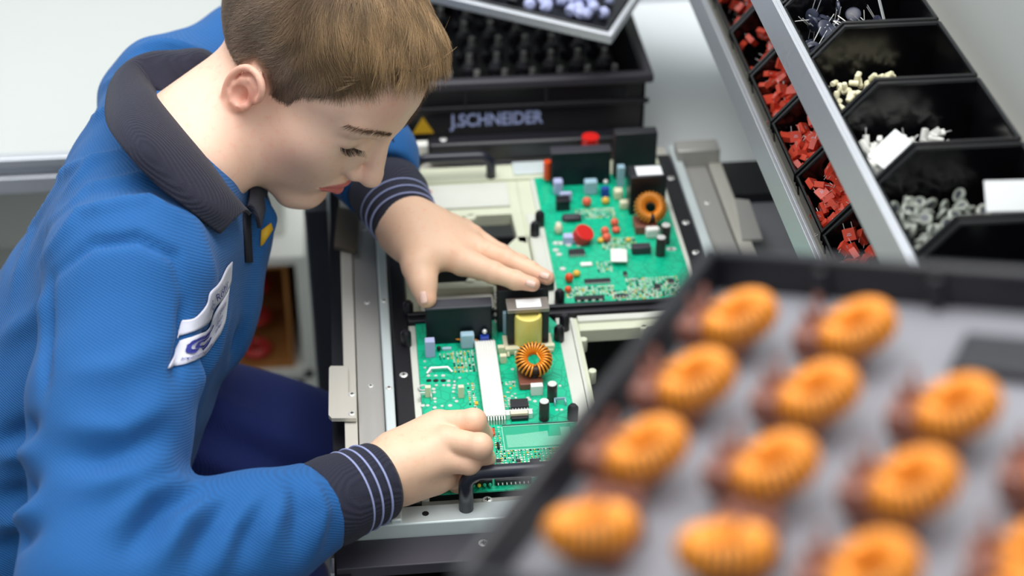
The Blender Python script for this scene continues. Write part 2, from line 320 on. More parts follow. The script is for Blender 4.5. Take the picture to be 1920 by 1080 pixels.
def zline(x, y):                                    # lower edge of the hair, by distance forward
    xs = [-.13, -.095, -.06, -.036, -.030, -.022, -.006, .005, .010, .026, .031, .044, .054, .062, .074, .086, .12]
    zs = [-.040, -.042, -.042, -.036, -.006, .014, .014, .002, -.016, -.010, .020, .034, .052, .080, .096, .098, .102]
    return np.interp(x, xs, zs)
def head_field():
    f = Fld((-.25, -.125, -.26), (.145, .125, .165), .0018)
    f.ell((-.014, 0, .042), (.096, .074, .086), .01)
    f.ell((.040, 0, .048), (.060, .064, .058), .03)
    f.ell((.036, 0, -.02), (.058, .056, .062), .03)
    nb = toL(neck_base)
    f.cone((-.016, 0, -.040), nb, .050, .052, .03)
    f.cone((-.012, 0, -.06), toL(P(360, 310, 1.585)), .046, .052, .03)
    for s in (-1, 1):
        f.cone((-.004, s*.050, -.020), (.004, s*.048, -.062), .016, .014, .02)
        f.cone((.004, s*.048, -.062), (.070, s*.016, -.100), .014, .015, .022)
        f.ell((.038, s*.036, -.043), (.040, .025, .044), .02)
        f.ell((.070, s*.026, -.034), (.020, .016, .022), .014)
        f.ell((.056, s*.039, -.012), (.022, .022, .021), .032)
        f.cone((.088, s*.008, .034), (.078, s*.040, .036), .011, .010, .014)
        f.cone((-.03, s*.035, -.05), toL(P(395 if s > 0 else 380, 300, 1.62 if s > 0 else 1.56)), .022, .024, .02)
    f.ell((.067, 0, -.060), (.030, .033, .032), .02)
    f.ell((.078, 0, -.097), (.018, .020, .016), .014)
    f.ell((.03, 0, -.086), (.05, .034, .02), .02)
    # nose
    f.cone((.092, 0, .026), (.112, 0, -.016), .0072, .0092, .010)
    f.ell((.1125, 0, -.024), (.0125, .0118, .0108), .006)
    for s in (-1, 1):
        f.ell((.100, s*.0118, -.029), (.0100, .0060, .0072), .005)
        f.ell((.106, s*.0062, -.0385), (.0055, .003, .004), .003, sub=True)
    # eye sockets and lids
    for s in (-1, 1):
        f.ell((.099, s*.031, .015), (.012, .016, .009), .012, sub=True)
        f.ell((.0760, s*.0330, .0150), (.0140, .0155, .0130), .005)
        f.ell((.087, s*.0185, .004), (.011, .009, .013), .008)
        f.ell((.0895, s*.0145, -.013), (.0115, .0085, .015), .009)
        f.cone((.0900, s*.021, .0250), (.0800, s*.0465, .0235), .0011, .0009, .003, sub=True)
        f.cone((.0885, s*.0270, .0062), (.0815, s*.0465, .0090), .0008, .0008, .002, sub=True)
    # mouth
    f.ell((.090, 0, -.052), (.012, .017, .012), .008)
    for s in (-1, 1):
        f.cone((.0985, s*.003, -.0530), (.0865, s*.0255, -.0590), .0050, .0024, .004)
        f.cone((.0970, 0, -.0650), (.0862, s*.0230, -.0612), .0066, .0028, .004)
        f.cone((.1045, 0, -.0590), (.0885, s*.0265, -.0602), .0012, .0010, .002, sub=True)
    f.cone((.1055, 0, -.041), (.1045, 0, -.048), .0022, .0026, .004, sub=True)
    f.ell((.0985, 0, -.077), (.007, .018, .004), .008, sub=True)
    # ears
    for s in (-1, 1):
        n = nrm((-.30, s*.95, .05)); t = nrm(np.array([.955, s*.30, -.16])); t = nrm(t-n*(t@n)); up = np.cross(n, t); up = up*np.sign(up[2]); C0 = np.array([-.006, s*.0755, -.011])
        E = lambda a, b, c: C0+t*a+up*b+n*c
        f.ell(E(-.006, .002, .002), (.0165, .0275, .0040), .004, R=[t, up, n])
        f.ell(E(-.004, -.004, .001), (.013, .018, .008), .006, R=[t, up, n])
        hx = np.array([(.0105, .006, .000), (.0125, .017, .0035), (.0085, .0262, .006), (.000, .0305, .0075), (-.0100, .0290, .0085), (-.0180, .0220, .0092), (-.0215, .0110, .0095), (-.0208, -.002, .0090), (-.0165, -.0135, .0075), (-.0100, -.0220, .0055)])
        tt = np.linspace(0, len(hx)-1, 28); hx = np.stack([np.interp(tt, range(len(hx)), hx[:, c]) for c in range(3)], 1)
        for _ in range(3): hx[1:-1] = (hx[:-2]+2*hx[1:-1]+hx[2:])/4
        f.chain([E(*q) for q in hx], list(np.interp(np.linspace(0, 1, 28), [0, .3, .7, 1], [.0022, .0031, .0030, .0032])), .002)
        f.ell(E(-.0035, -.0262, .0035), (.0085, .0078, .0042), .004, R=[t, up, n])
        ah = np.array([(.002, .017, .003), (-.008, .0160, .006), (-.0125, .008, .0065), (-.0125, -.003, .0065), (-.0085, -.0115, .0062), (-.002, -.0145, .006)]); f.chain([E(*q) for q in ah], [.0020, .0024, .0024, .0024, .0024, .0024], .003)
        f.ell(E(-.001, -.001, .0085), (.0088, .0105, .0066), .002, R=[t, up, n], sub=True)
        f.ell(E(.002, -.004, .004), (.004, .005, .006), .003, R=[t, up, n], sub=True)
        f.ell(E(.0100, -.003, .0045), (.0032, .0048, .0040), .004, R=[t, up, n])
    return f
def skin_tone(V, head=None):
    c = np.tile(np.array(s2l((240, 198, 174))), (len(V), 1))
    def blend(mask, rgb): 
        nonlocal c; mask = np.clip(mask, 0, 1)[:, None]; c = c*(1-mask)+np.array(s2l(rgb))*mask
    if head is not None:
        x, y, z = head.T
        g = lambda cx, cy, cz, r: np.exp(-(((x-cx)**2+(np.abs(y)-cy)**2+(z-cz)**2)/r**2))
        blend(.28*g(.06, .045, -.02, .022), (226, 150, 132)); blend(.25*g(.03, .05, -.05, .025), (212, 146, 130)); blend(.30*g(.112, 0, -.025, .015), (218, 140, 122))
        blend(.45*g(.09, .03, .065, .024), (214, 146, 128)); blend(.35*g(.084, .034, .006, .012), (196, 138, 122))
        ear = np.clip((np.abs(y)-.072)/.004, 0, 1)*np.exp(-(((x+.010)**2+(z+.004)**2)/.034**2)**3); blend(.38*ear, (220, 128, 110)); blend(.6*ear*g(-.004, .080, -.006, .009), (186, 84, 70))
        zc = -.0585-.04*np.abs(y); d = np.abs(z-zc-(-.0005)); hh = .0122*np.clip(1-(np.abs(y)/.0245)**2, 0, 1)**.6
        lip = (x > .079)*(np.abs(y) < .0245)*np.clip((hh-d)/.0015+.3, 0, 1); blend(.92*lip, (206, 96, 92))
        sc = np.clip((z-zline(x, y)-.001)/.006, 0, 1)*(np.sqrt(((x+.014)/.096)**2+(y/.074)**2+((z-.042)/.086)**2) < 1.035); blend(.85*sc, (116, 94, 76))
    return c
FV, FQ, FC = [], [], []
def add_skin(V, Q, C):
    n = sum(len(v) for v in FV); FV.append(V); FQ.append(Q+n); FC.append(C)
hf = head_field(); hV, hQ = hf.mesh(); hV = smooth(hV, hQ, 1, .4); hN = vnormals(hV, hQ)
add_skin(toW(hV), hQ, skin_tone(hV, hV))

def finger(f, pts, rs): f.chain(pts, rs, .0025)
def hand(wr, cone_w, mcp, fingers, thumb, lo_pad=.03, palm=None):
    allp = np.array([wr]+list(mcp)+[q for fg in fingers for q in fg[0]]+[q for q in thumb[0]])
    f = Fld(allp.min(0)-lo_pad, allp.max(0)+lo_pad, .0014)
    for a in palm: f.cone(*a)
    for m, (pts, rs) in zip(mcp, fingers):
        g = Fld(f.lo, f.lo+f.h*(f.n-1.5), f.h)
        g.chain([m]+list(pts), rs, .0022)
        for p_, r_ in zip(list(pts)[:-1], rs[1:]): g.ell(p_, (r_*1.06,)*3, .003)
        k = .0022; h = np.clip(.5+.5*(g.F[:f.F.shape[0], :f.F.shape[1], :f.F.shape[2]]-f.F)/k, 0, 1)
        # blend widely at the knuckle, narrowly between fingers
        X = np.stack(np.meshgrid(*f.ax, indexing='ij'), -1); dk = np.linalg.norm(X-np.array(m, np.float32), axis=-1)
        k = (.0008+.008*np.exp(-(dk/.0115)**2)).astype(np.float32); d = g.F
        h = np.clip(.5+.5*(d-f.F)/k, 0, 1); f.F = d*(1-h)+f.F*h-k*h*(1-h)
    f.chain(thumb[0], thumb[1], .010)
    return f
# right hand (nearer the camera), fingers curled over the board
RW = P(678, 914, 1.452); RW0 = P(560, 964, 1.41)
mR = [P(824, 796, 1.480), P(838, 826, 1.460), P(838, 862, 1.458), P(828, 894, 1.472)]
fR = [([P(888, 790, 1.470), P(904, 814, 1.498), P(908, 838, 1.518)], [.0122, .0106, .0086, .0070]),
      ([P(900, 836, 1.444), P(908, 860, 1.466), P(900, 876, 1.490)], [.0120, .0103, .0088, .0074]),
      ([P(880, 868, 1.456), P(884, 886, 1.478), P(872, 898, 1.494)], [.0125, .0096, .0084, .0072]),
      ([P(858, 898, 1.482), P(858, 908, 1.496), P(850, 910, 1.508)], [.0115, .0084, .0074, .0065])]
palm = [(RW0, RW, .022, .0245, .01), (RW, P(752, 872, 1.456), .0245, .0225, .015)]
for i, m in enumerate(mR):
    palm.append((RW+(m-RW)*.2, m, .019-.001*i, [.0120, .0122, .0120, .0108][i], .012))
palm += [(P(760, 905, 1.466), P(808, 900, 1.476), .017, .012, .015), (P(740, 850, 1.468), P(808, 812, 1.488), .018, .014, .016)]
thR = ([P(735, 862, 1.485), P(800, 830, 1.508), P(862, 828, 1.524), P(898, 846, 1.528)], [.016, .0135, .0110, .0080])
f = hand(RW0, .026, mR, fR, thR, palm=palm); V, Q = f.mesh(); V = smooth(V, Q, 1, .4); 
def hand_tone(V, knuckles, tips):
    c = np.tile(np.array(s2l((230, 190, 160))), (len(V), 1))
    for p_, r_, a in [(k, .010, .35) for k in knuckles]+[(t, .011, .5) for t in tips]:
        m = (a*np.exp(-((V-p_)**2).sum(1)/r_**2))[:, None]; c = c*(1-m)+np.array(s2l((222, 142, 120)))*m
    return c
add_skin(V, Q, hand_tone(V, mR+[q[0][0] for q in fR], [q[0][-1] for q in fR]))
# left hand, flat on the heatsinks, thumb down
LW = P(762, 428, 1.712); LW0 = P(716, 352, 1.76)
mL = [P(868, 490, 1.668), P(888, 466, 1.692), P(884, 446, 1.716), P(868, 432, 1.735)]
fL = [([P(925, 511, 1.658), P(966, 525, 1.652), P(999, 533, 1.648)], [.0145, .0104, .0090, .0072]),
      ([P(950, 488, 1.678), P(994, 507, 1.672), P(1026, 521, 1.664)], [.0140, .0102, .0088, .0072]),
      ([P(938, 476, 1.706), P(976, 494, 1.702), P(1002, 508, 1.700)], [.0130, .0096, .0084, .0070]),
      ([P(908, 455, 1.742), P(935, 474, 1.738), P(955, 488, 1.734)], [.0115, .0084, .0074, .0065])]
palmL = [(LW0, LW, .026, .0262, .01), (LW, P(812, 452, 1.70), .0262, .023, .02)]
for i, m in enumerate(mL): palmL.append((LW+(m-LW)*.15, m, .0215, [.0145, .014, .013, .012][i], .018))
palmL += [(P(775, 455, 1.69), P(798, 480, 1.675), .022, .018, .015)]
thL = ([P(778, 452, 1.688), P(785, 500, 1.668), P(793, 530, 1.660), P(800, 560, 1.655)], [.020, .0150, .0118, .0098])
f = hand(LW0, .026, mL, fL, thL, palm=palmL); V, Q = f.mesh(); V = smooth(V, Q, 1, .4)
add_skin(V, Q, hand_tone(V, mL+[q[0][0] for q in fL], [q[0][-1] for q in fL]+[thL[0][-1]]))

# joints of trunk and arms
SR = P(238, 530, 1.44); SL = P(322, 188, 1.73); ER = P(190, 1105, 1.335); EL = P(610, 165, 1.90)
HIPR = P(20, 1130, 1.62); HIPL = P(40, 930, 1.83); PV = (HIPR+HIPL)/2; MS = (SR+SL)/2
LAT = nrm(SL-SR); SP = nrm(MS-PV); FR = nrm(np.cross(SP, -LAT)); FR = FR if FR@RV > 0 else -FR; LAT2 = np.cross(SP, FR)
AX = [LAT2, FR, SP]
# skin under the clothes, joined to head and hands in one mesh
f = Fld(np.minimum(PV, np.minimum(SR, ER))-.2, np.maximum(np.maximum(SL, EL), MS)+.15, .008)
f.ell(MS+(PV-MS)*.42, (.12, .07, .15), .03, R=AX).ell(MS+(PV-MS)*.85, (.13, .09, .14), .05, R=AX)
f.chain([SR, ER, RW], [.045, .036, .022], .02).chain([SL, EL, LW], [.045, .036, .022], .02).cone(MS, neck_base, .05, .045, .03)
V, Q = f.mesh(); add_skin(V, Q, np.tile(np.array(s2l((228, 184, 160))), (len(V), 1)))
b = MB(); b.add(np.concatenate(FV), np.concatenate(FQ).tolist())
body = b.build('body', MT['skin'], person, smooth='full', col=np.concatenate(FC))

# nails
def nail(c, nrmv, d, L, W):
    a, u, t = basis(d, nrmv); m = MB(); n = 6
    V = []; 
    for i in range(n+1):
        for j in range(n+1):
            x = (i/n-.5)*L; y = (j/n-.5)*W*(1-.25*abs(i/n-.5)**2*4); V.append(np.array(c)+nrm(d)*x+a*y+u*(-(y*y)/(W)*1.1-(x*x)/L*.25))
    F = [(i*(n+1)+j, (i+1)*(n+1)+j, (i+1)*(n+1)+j+1, i*(n+1)+j+1) for i in range(n) for j in range(n)]
    m.add(V, F); o = m.build('fingernail', MT['nail'], person); s_ = o.modifiers.new('thick', 'SOLIDIFY'); s_.thickness = .0008; return o
bvB = BVHTree.FromPolygons([tuple(v) for v in np.concatenate(FV)], [tuple(q) for q in np.concatenate(FQ).tolist()])
def cast(bv, x, y):
    o_, n_, i_, d_ = bv.ray_cast(Vector(CP), Vector(nrm(ray(x, y)))); return (np.array(o_), np.array(n_)) if o_ is not None else (None, None)
for (x, y), (dx, dy), L, W in [((793, 558), (2, 10), .012, .0085), ((995, 532), (30, 9), .010, .006), ((1021, 516), (30, 12), .010, .0065)]:
    p_, n_ = cast(bvB, x, y)
    if p_ is not None:
        if n_@(CP-p_) < 0: n_ = -n_
        d_ = RV*dx-UV*dy; d_ = nrm(d_-n_*(d_@n_)); nail(p_+n_*.0006, n_, d_, L, W)

# brows, lashes
hbv = BVHTree.FromPolygons([tuple(v) for v in hV], [tuple(q) for q in hQ.tolist()])
def strands(name, roots, dirs, lens, rad, mats, parent, cols=None, curl=None, seg=4):
    """thin tapered three-sided hairs; all arguments are arrays in world space, curl = end direction"""
    n = len(roots); t = np.linspace(0, 1, seg+1); d0 = dirs/np.linalg.norm(dirs, axis=1)[:, None]; d1 = d0 if curl is None else curl
    pts = roots[:, None, :]+lens[:, None, None]*(t[None, :, None]*d0[:, None, :]*(1-t[None, :, None]*.5)+(t[None, :, None]**2)*.5*d1[:, None, :])
    ref = np.tile(np.array([.3, .2, .93]), (n, 1)); a = np.cross(d0, ref); a /= np.linalg.norm(a, axis=1)[:, None]; b2 = np.cross(d0, a)
    V = []
    for k in range(3):
        an = 2*np.pi*k/3; V.append(pts+(rad*(1-.75*t))[None, :, None]*(math.cos(an)*a+math.sin(an)*b2)[:, None, :])
    V = np.stack(V, 2)  # n, seg+1, 3, 3
    base = (np.arange(n)*(seg+1)*3)[:, None, None]; i = np.arange(seg)[None, :, None]*3; k = np.arange(3)[None, None, :]; k2 = (k+1) % 3
    F = np.stack([base+i+k, base+i+k2, base+i+3+k2, base+i+3+k], -1).reshape(-1, 4)
    V = V.reshape(-1, 3)-wloc(parent)
    me = bpy.data.meshes.new(name); me.vertices.add(len(V)); me.vertices.foreach_set('co', V.ravel()); me.loops.add(len(F)*4); me.loops.foreach_set('vertex_index', F.ravel().astype(np.int32))
    me.polygons.add(len(F)); me.polygons.foreach_set('loop_start', (np.arange(len(F))*4).astype(np.int32)); me.polygons.foreach_set('use_smooth', np.ones(len(F), bool)); me.materials.append(mats); me.update(calc_edges=True)
    if cols is not None:
        c4 = np.ones((len(V), 4)); c4[:, :3] = np.repeat(cols, (seg+1)*3, 0); ca = me.color_attributes.new('tone', 'FLOAT_COLOR', 'POINT'); ca.data.foreach_set('color', c4.ravel())
    o = bpy.data.objects.new(name, me); COL.objects.link(o); o.parent = parent; return o
def on_head(x, y, z):
    q, n_, i_, d_ = hbv.find_nearest(Vector((x, y, z))); n_ = np.array(n_); q = np.array(q)
    if n_@(q-np.array([0, 0, .02])) < 0: n_ = -n_
    return q, n_
for s in (-1, 1):
    R0, D0, L0 = [], [], []
    for i in range(300):
        t = rng.random(); q, n_ = on_head(.110-.034*t**1.6, s*(.009+.047*t), .0345+.009*math.sin(t*2.4)+rng.normal()*.0013*(1-.3*t))
        R0.append(q-n_*.0005); D0.append(nrm(np.array([-.25, s*.95, .25-.5*t])+n_*.35+rng.normal(size=3)*.12)); L0.append(.007+.004*rng.random())
    strands('eyebrow', toW(np.array(R0)), np.array(D0)@HR, np.array(L0), .00016, MT['brow'], person)
    R0, D0, L0 = [], [], []
    for i in range(110):
        t = rng.random(); q, n_ = on_head(.0940-.010*t, s*(.0200+.0275*t), .0068+.003*t)
        R0.append(q); D0.append(nrm(np.array([.75, s*(.0+.6*t), -.65])+rng.normal(size=3)*.08)); L0.append(.007+.002*rng.random())
    strands('eyelashes', toW(np.array(R0)), np.array(D0)@HR, np.array(L0), .00022, MT['lash'], person, curl=np.tile(nrm([.8, 0, .1])@HR, (110, 1)))

# hair
hr = Fld((-.14, -.11, -.08), (.16, .11, .19), .0025)
hr.ell((-.014, 0, .043), (.0985, .0760, .089), .01).ell((.040, 0, .050), (.062, .065, .062), .03)
hr.ell((.000, -.004, .094), (.074, .062, .044), .03).ell((.050, .004, .102), (.030, .044, .020), .02).cone((.072, -.022, .106), (.070, .024, .103), .008, .010, .012)
X = np.stack(np.meshgrid(*hr.ax, indexing='ij'), -1)
zl = zline(X[..., 0], X[..., 1])+np.where(X[..., 0] > .10, -.004, 0)
hr.F = (hr.F+np.clip(.011-(X[..., 2]-zl)*.75, 0, .03)).astype(np.float32); V, Q = hr.mesh(); V = smooth(V, Q, 2, .5); rN = vnormals(V, Q)
hairV, hairQ, hairN = V, Q, rN
def hair_col(L, r):
    top = np.clip((L[:, 2]-.045)/.05, 0, 1)*np.clip((L[:, 0]+.06)/.08, 0, 1); base = np.array(s2l((124, 104, 88)))*(1-top[:, None])+np.array(s2l((148, 120, 86)))*top[:, None]
    return base*(.55+.95*r[:, None])
b = MB(); b.add(toW(V), Q.tolist()); hair = b.build('hair', MT['hair'], person, smooth='full', col=hair_col(V, np.full(len(V), .15)))
tri = np.concatenate([hairQ[:, [0, 1, 2]], hairQ[:, [0, 2, 3]]]); A = np.linalg.norm(np.cross(V[tri[:, 1]]-V[tri[:, 0]], V[tri[:, 2]]-V[tri[:, 0]]), axis=1)
ct = V[tri].mean(1); nt_ = rN[tri[:, 0]]; ok = (((ct-np.array([0, 0, .03]))*nt_).sum(1) > 0) & (ct[:, 2] > zline(ct[:, 0], ct[:, 1])-.001); A = A*ok
NS = 60000; pick = rng.choice(len(tri), NS, p=A/A.sum()); u = rng.random((NS, 2)); sw = u.sum(1) > 1; u[sw] = 1-u[sw]
L = V[tri[pick, 0]]+u[:, :1]*(V[tri[pick, 1]]-V[tri[pick, 0]])+u[:, 1:]*(V[tri[pick, 2]]-V[tri[pick, 0]]); N = nt_[pick]
top = np.clip((L[:, 2]-.055)/.04, 0, 1)*np.clip((L[:, 0]+.05)/.06, 0, 1)
clump = np.sin(L[:, 0]*140+L[:, 1]*210)*.35+np.sin(L[:, 1]*330-L[:, 2]*90)*.25
d_side = np.stack([-.35+.0*L[:, 0], 0*L[:, 0], -.95+0*L[:, 0]], 1); d_side[:, 0] += np.where(L[:, 0] > .0, .55, -.1)
d_top = np.stack([1+0*L[:, 0], -.30+clump+.5*np.sign(L[:, 1])*np.abs(L[:, 1])/.07, -.10-np.clip(L[:, 0]-.06, 0, 1)*10], 1)
D = d_side*(1-top[:, None])+d_top*top[:, None]+rng.normal(size=(NS, 3))*.16
D = D-N*(D*N).sum(1)[:, None]; D = D/np.linalg.norm(D, axis=1)[:, None]+N*(.34-.16*top[:, None]); ln = (.010+.018*top)*(.7+.6*rng.random(NS))
low = np.clip((L[:, 2]-zline(L[:, 0], L[:, 1]))/.02, .25, 1); ln *= low
r_ = np.clip(rng.random(NS)*.75+.28*np.sin(L[:, 1]*420+L[:, 0]*150+3*np.sin(L[:, 0]*60))+.28*top*np.sin(L[:, 1]*170-L[:, 0]*90)+.15, 0, 1.35)
strands('hair_strands', toW(L-N*.001), D@HR, ln, .00021, MT['hair'], hair, cols=hair_col(L, r_), curl=(D/np.linalg.norm(D, axis=1)[:, None]-N*.35)@HR)

# ------------------------------------------------------------------ clothes
allp = np.array([SR, SL, ER, EL, RW0, LW0, HIPR, HIPL, PV])
f = Fld(allp.min(0)-.20, allp.max(0)+.17, .0048)
f.ell(MS+(PV-MS)*.34+FR*.014, (.172, .108, .19), .03, R=AX)
f.ell(MS+(PV-MS)*.80+FR*.0, (.175, .125, .21), .08, R=AX)
f.cone(P(412, 415, 1.67), P(372, 585, 1.655), .054, .056, .035)
f.cone(SR-LAT*-.03, SL-LAT*.03, .070, .066, .05)
f.chain([SR, P(208, 760, 1.40), ER], [.067, .064, .062], .022)
f.chain([ER, P(330, 1050, 1.365), P(480, 1000, 1.395), P(606, 948, 1.425)], [.058, .051, .046, .039], .03)
f.chain([SL, P(470, 120, 1.82), EL], [.064, .060, .054], .03)
f.chain([EL, P(690, 290, 1.80), P(716, 352, 1.765)], [.052, .046, .042], .03)
X = np.stack(np.meshgrid(*f.ax, indexing='ij'), -1).astype(np.float32)
for c_, t_ in ((P(606, 947, 1.424), P(714, 900, 1.458)), (P(722, 352, 1.765), P(768, 428, 1.712))):
    n_ = nrm(t_-c_); near = np.linalg.norm(X-c_, axis=-1) < .085; f.F = np.where(near, np.maximum(f.F, (X-c_)@n_.astype(np.float32)), f.F).astype(np.float32)
del X
V, Q = f.mesh(); V = smooth(V, Q, 2, .5); N = vnormals(V, Q)
bv0 = BVHTree.FromPolygons([tuple(v) for v in V], [tuple(q) for q in Q.tolist()])
disp = np.zeros(len(V))
def fold(px, A, wd):
    pts = []
    for i in range(len(px)-1):
        for t in np.linspace(0, 1, 8, endpoint=False):
            x = px[i][0]*(1-t)+px[i+1][0]*t; y = px[i][1]*(1-t)+px[i+1][1]*t; q, n_ = cast(bv0, x, y)
            if q is not None: pts.append(q)
    if len(pts) < 3: return
    pts = np.array(pts); tap = np.sin(np.linspace(.15, math.pi-.15, len(pts))); best = np.zeros(len(V))
    near = np.nonzero((V > pts.min(0)-.05).all(1) & (V < pts.max(0)+.05).all(1))[0]
    d2 = ((V[near][:, None, :]-pts[None])**2).sum(2); val = (tap*np.exp(-d2/wd**2)).max(1)
    best[near] = val; disp[:] += A*best
FOLDS = [
 ([(80, 430), (170, 350), (300, 330), (380, 370)], .004, .008), ([(70, 500), (150, 400), (280, 372), (360, 420)], .004, .007), ([(60, 420), (110, 330), (200, 290)], .004, .007),
 ([(110, 300), (160, 230), (240, 190)], .004, .007), ([(130, 250), (190, 160), (260, 130)], .004, .007), ([(120, 360), (180, 300), (240, 280)], .0035, .007),
 ([(95, 520), (170, 455), (260, 445), (330, 480), (350, 560)], -.006, .006), ([(350, 560), (345, 640), (325, 720)], -.007, .007), ([(95, 520), (85, 620), (80, 760)], -.007, .007),
 ([(130, 700), (220, 690), (320, 640)], .004, .012), ([(120, 800), (230, 810), (330, 740)], .006, .012), ([(110, 860), (200, 860), (320, 800)], -.005, .012), ([(150, 920), (250, 890), (330, 850)], .006, .012),
 ([(200, 1000), (270, 930), (360, 900)], .006, .010), ([(235, 1040), (300, 960), (390, 915)], -.006, .010), ([(290, 1060), (340, 980), (420, 925)], .007, .010), ([(350, 1075), (390, 1000), (450, 920)], -.005, .010),
 ([(400, 1075), (430, 990), (490, 925)], .005, .010), ([(450, 1060), (470, 990), (520, 920)], -.004, .009), ([(500, 1040), (510, 980), (545, 905)], .004, .009),
 ([(555, 1050), (560, 960), (545, 890)], -.004, .009), ([(590, 1035), (600, 960), (575, 880)], .006, .009),
 ([(0, 830), (40, 810), (75, 790)], -.006, .010), ([(0, 860), (40, 850), (75, 850)], .006, .010), ([(0, 930), (40, 925), (75, 900)], -.006, .010), ([(0, 985), (40, 975), (75, 950)], .006, .010), ([(0, 1030), (40, 1010), (75, 990)], -.006, .01),
 ([(0, 640), (60, 600), (90, 560)], .004, .012), ([(350, 740), (400, 660), (430, 560)], .006, .014), ([(400, 760), (440, 690), (460, 600)], -.006, .012), ([(370, 430), (400, 520), (410, 600)], .003, .015),
 ([(640, 350), (700, 330), (780, 340)], .005, .009), ([(650, 300), (720, 300), (770, 310)], -.005, .009), ([(650, 400), (680, 370), (740, 350)], -.005, .008), ([(480, 360), (500, 410), (490, 480)], .006, .010),
 ([(260, 90), (320, 85), (380, 92)], .005, .007), ([(270, 100), (330, 96), (385, 102)], -.004, .006), ([(20, 560), (60, 430), (120, 330)], .003, .010)]
for a in FOLDS: fold(a[0], a[1]*1.6, a[2])
nz = np.sin(V@np.array([38, 52, 21])+2*np.sin(V@np.array([17, -25, 30])))*np.sin(V@np.array([-31, 22, 47]))
V = V+N*(disp+.0016*nz)[:, None]
b = MB(); b.add(V, Q.tolist()); shirt = b.build('shirt', MT['shirt'], person, smooth='full')
bvS = BVHTree.FromPolygons([tuple(v) for v in V], [tuple(q) for q in Q.tolist()])

# ribbed cuffs with three threads each
def cuff(c0, c1, r0, r1, axis_px, rx=1.0):
    a, u, t = basis(c1-c0, UV); m = MB(); n = 48; prof = []
    L = np.linalg.norm(c1-c0)
    for k, (h, r) in enumerate([(0, r0-.004), (-.004, r0-.001), (.0, r0+.001), (.25*L, r0+.0018), (.75*L, r1+.0015), (L-.003, r1+.001), (L, r1-.0006), (L-.002, r1-.003), (.5*L, r1-.0035)]): prof.append((h, r))
    V = []; 
    for h, r in prof:
        for i in range(n): an = 2*np.pi*i/n; V.append(c0+t*h+r*(1+.0*math.sin(3*an))*(math.cos(an)*a*rx+math.sin(an)*u))
    F = [(i*n+k, i*n+(k+1) % n, (i+1)*n+(k+1) % n, (i+1)*n+k) for i in range(len(prof)-1) for k in range(n)]
    m.add(V, F); o = m.build('cuff', MT['navy'], person, smooth='full')
    for q in (.48, .63, .79):
        c = c0+t*L*q; r = r0+(r1-r0)*q+.0014; s_ = MB(); s_.tube([c+r*(math.cos(x)*a*rx+math.sin(x)*u) for x in np.arange(64)*2*np.pi/64], .0010, 6, closed=True, up=t, flat=1); s_.build('cuff_stripe', MT['stripe'], o)
    return o
cuff(P(598, 950, 1.422), P(714, 900, 1.458), .0370, .0335, None, 1.0)
cuff(P(722, 352, 1.765), P(768, 428, 1.712), .036, .0300, None, 1.1)

# collar
def strip(name, st, matl, th, res=8, it=0, close=False):
    """surface through rows of stations, each a list of points; smoothed by Catmull-Rom both ways, then thickened"""
    A = np.array(st)
    def cr(A, n):
        out = []; m = len(A)
        for i in range(m-1):
            p0, p1, p2, p3 = A[max(i-1, 0)], A[i], A[i+1], A[min(i+2, m-1)]
            for t in np.linspace(0, 1, n, endpoint=False): out.append(.5*((2*p1)+(-p0+p2)*t+(2*p0-5*p1+4*p2-p3)*t*t+(-p0+3*p1-3*p2+p3)*t**3))
        out.append(A[-1]); return np.array(out)
    B = cr(A, res); B = cr(B.transpose(1, 0, 2), 5).transpose(1, 0, 2); n, m = B.shape[:2]
    b = MB(); b.add(B.reshape(-1, 3), [(i*m+j, (i+1)*m+j, (i+1)*m+j+1, i*m+j+1) for i in range(n-1) for j in range(m-1)])
    o = b.build(name, matl, person, smooth='full'); s_ = o.modifiers.new('thick', 'SOLIDIFY'); s_.thickness = th; s_.offset = 0; return o
CO = [  # inner edge, ridge, fold shoulder, outer edge
 [(470, 402, 1.545), (458, 396, 1.515), (436, 412, 1.490), (411, 438, 1.478)],
 [(440, 372, 1.545), (428, 362, 1.495), (388, 382, 1.455), (352, 392, 1.440)],
 [(392, 305, 1.545), (375, 300, 1.480), (325, 328, 1.430), (288, 342, 1.420)],
 [(340, 245, 1.555), (325, 235, 1.485), (272, 260, 1.420), (235, 284, 1.410)],
 [(305, 205, 1.575), (285, 182, 1.510), (238, 205, 1.445), (203, 236, 1.435)],
 [(300, 185, 1.600), (262, 150, 1.560), (225, 160, 1.510), (200, 190, 1.490)],
 [(312, 180, 1.600), (258, 124, 1.585), (232, 126, 1.570), (212, 150, 1.555)],
 [(340, 176, 1.612), (294, 108, 1.605), (268, 104, 1.620), (238, 122, 1.625)],
 [(376, 166, 1.625), (342, 106, 1.620), (330, 97, 1.650), (310, 100, 1.680)],
 [(412, 166, 1.650), (394, 112, 1.640), (396, 102, 1.670), (392, 106, 1.710)],
 [(444, 230, 1.680), (444, 190, 1.695), (455, 190, 1.750), (460, 190, 1.770)],
 [(462, 300, 1.670), (470, 285, 1.690), (490, 290, 1.710), (500, 300, 1.725)],
 [(468, 350, 1.620), (478, 345, 1.630), (490, 360, 1.635), (496, 385, 1.640)],
 [(466, 385, 1.570), (474, 392, 1.575), (482, 410, 1.580), (486, 428, 1.590)]]
strip('collar', [[P(*q) for q in r] for r in CO], MT['navy'], .0035)
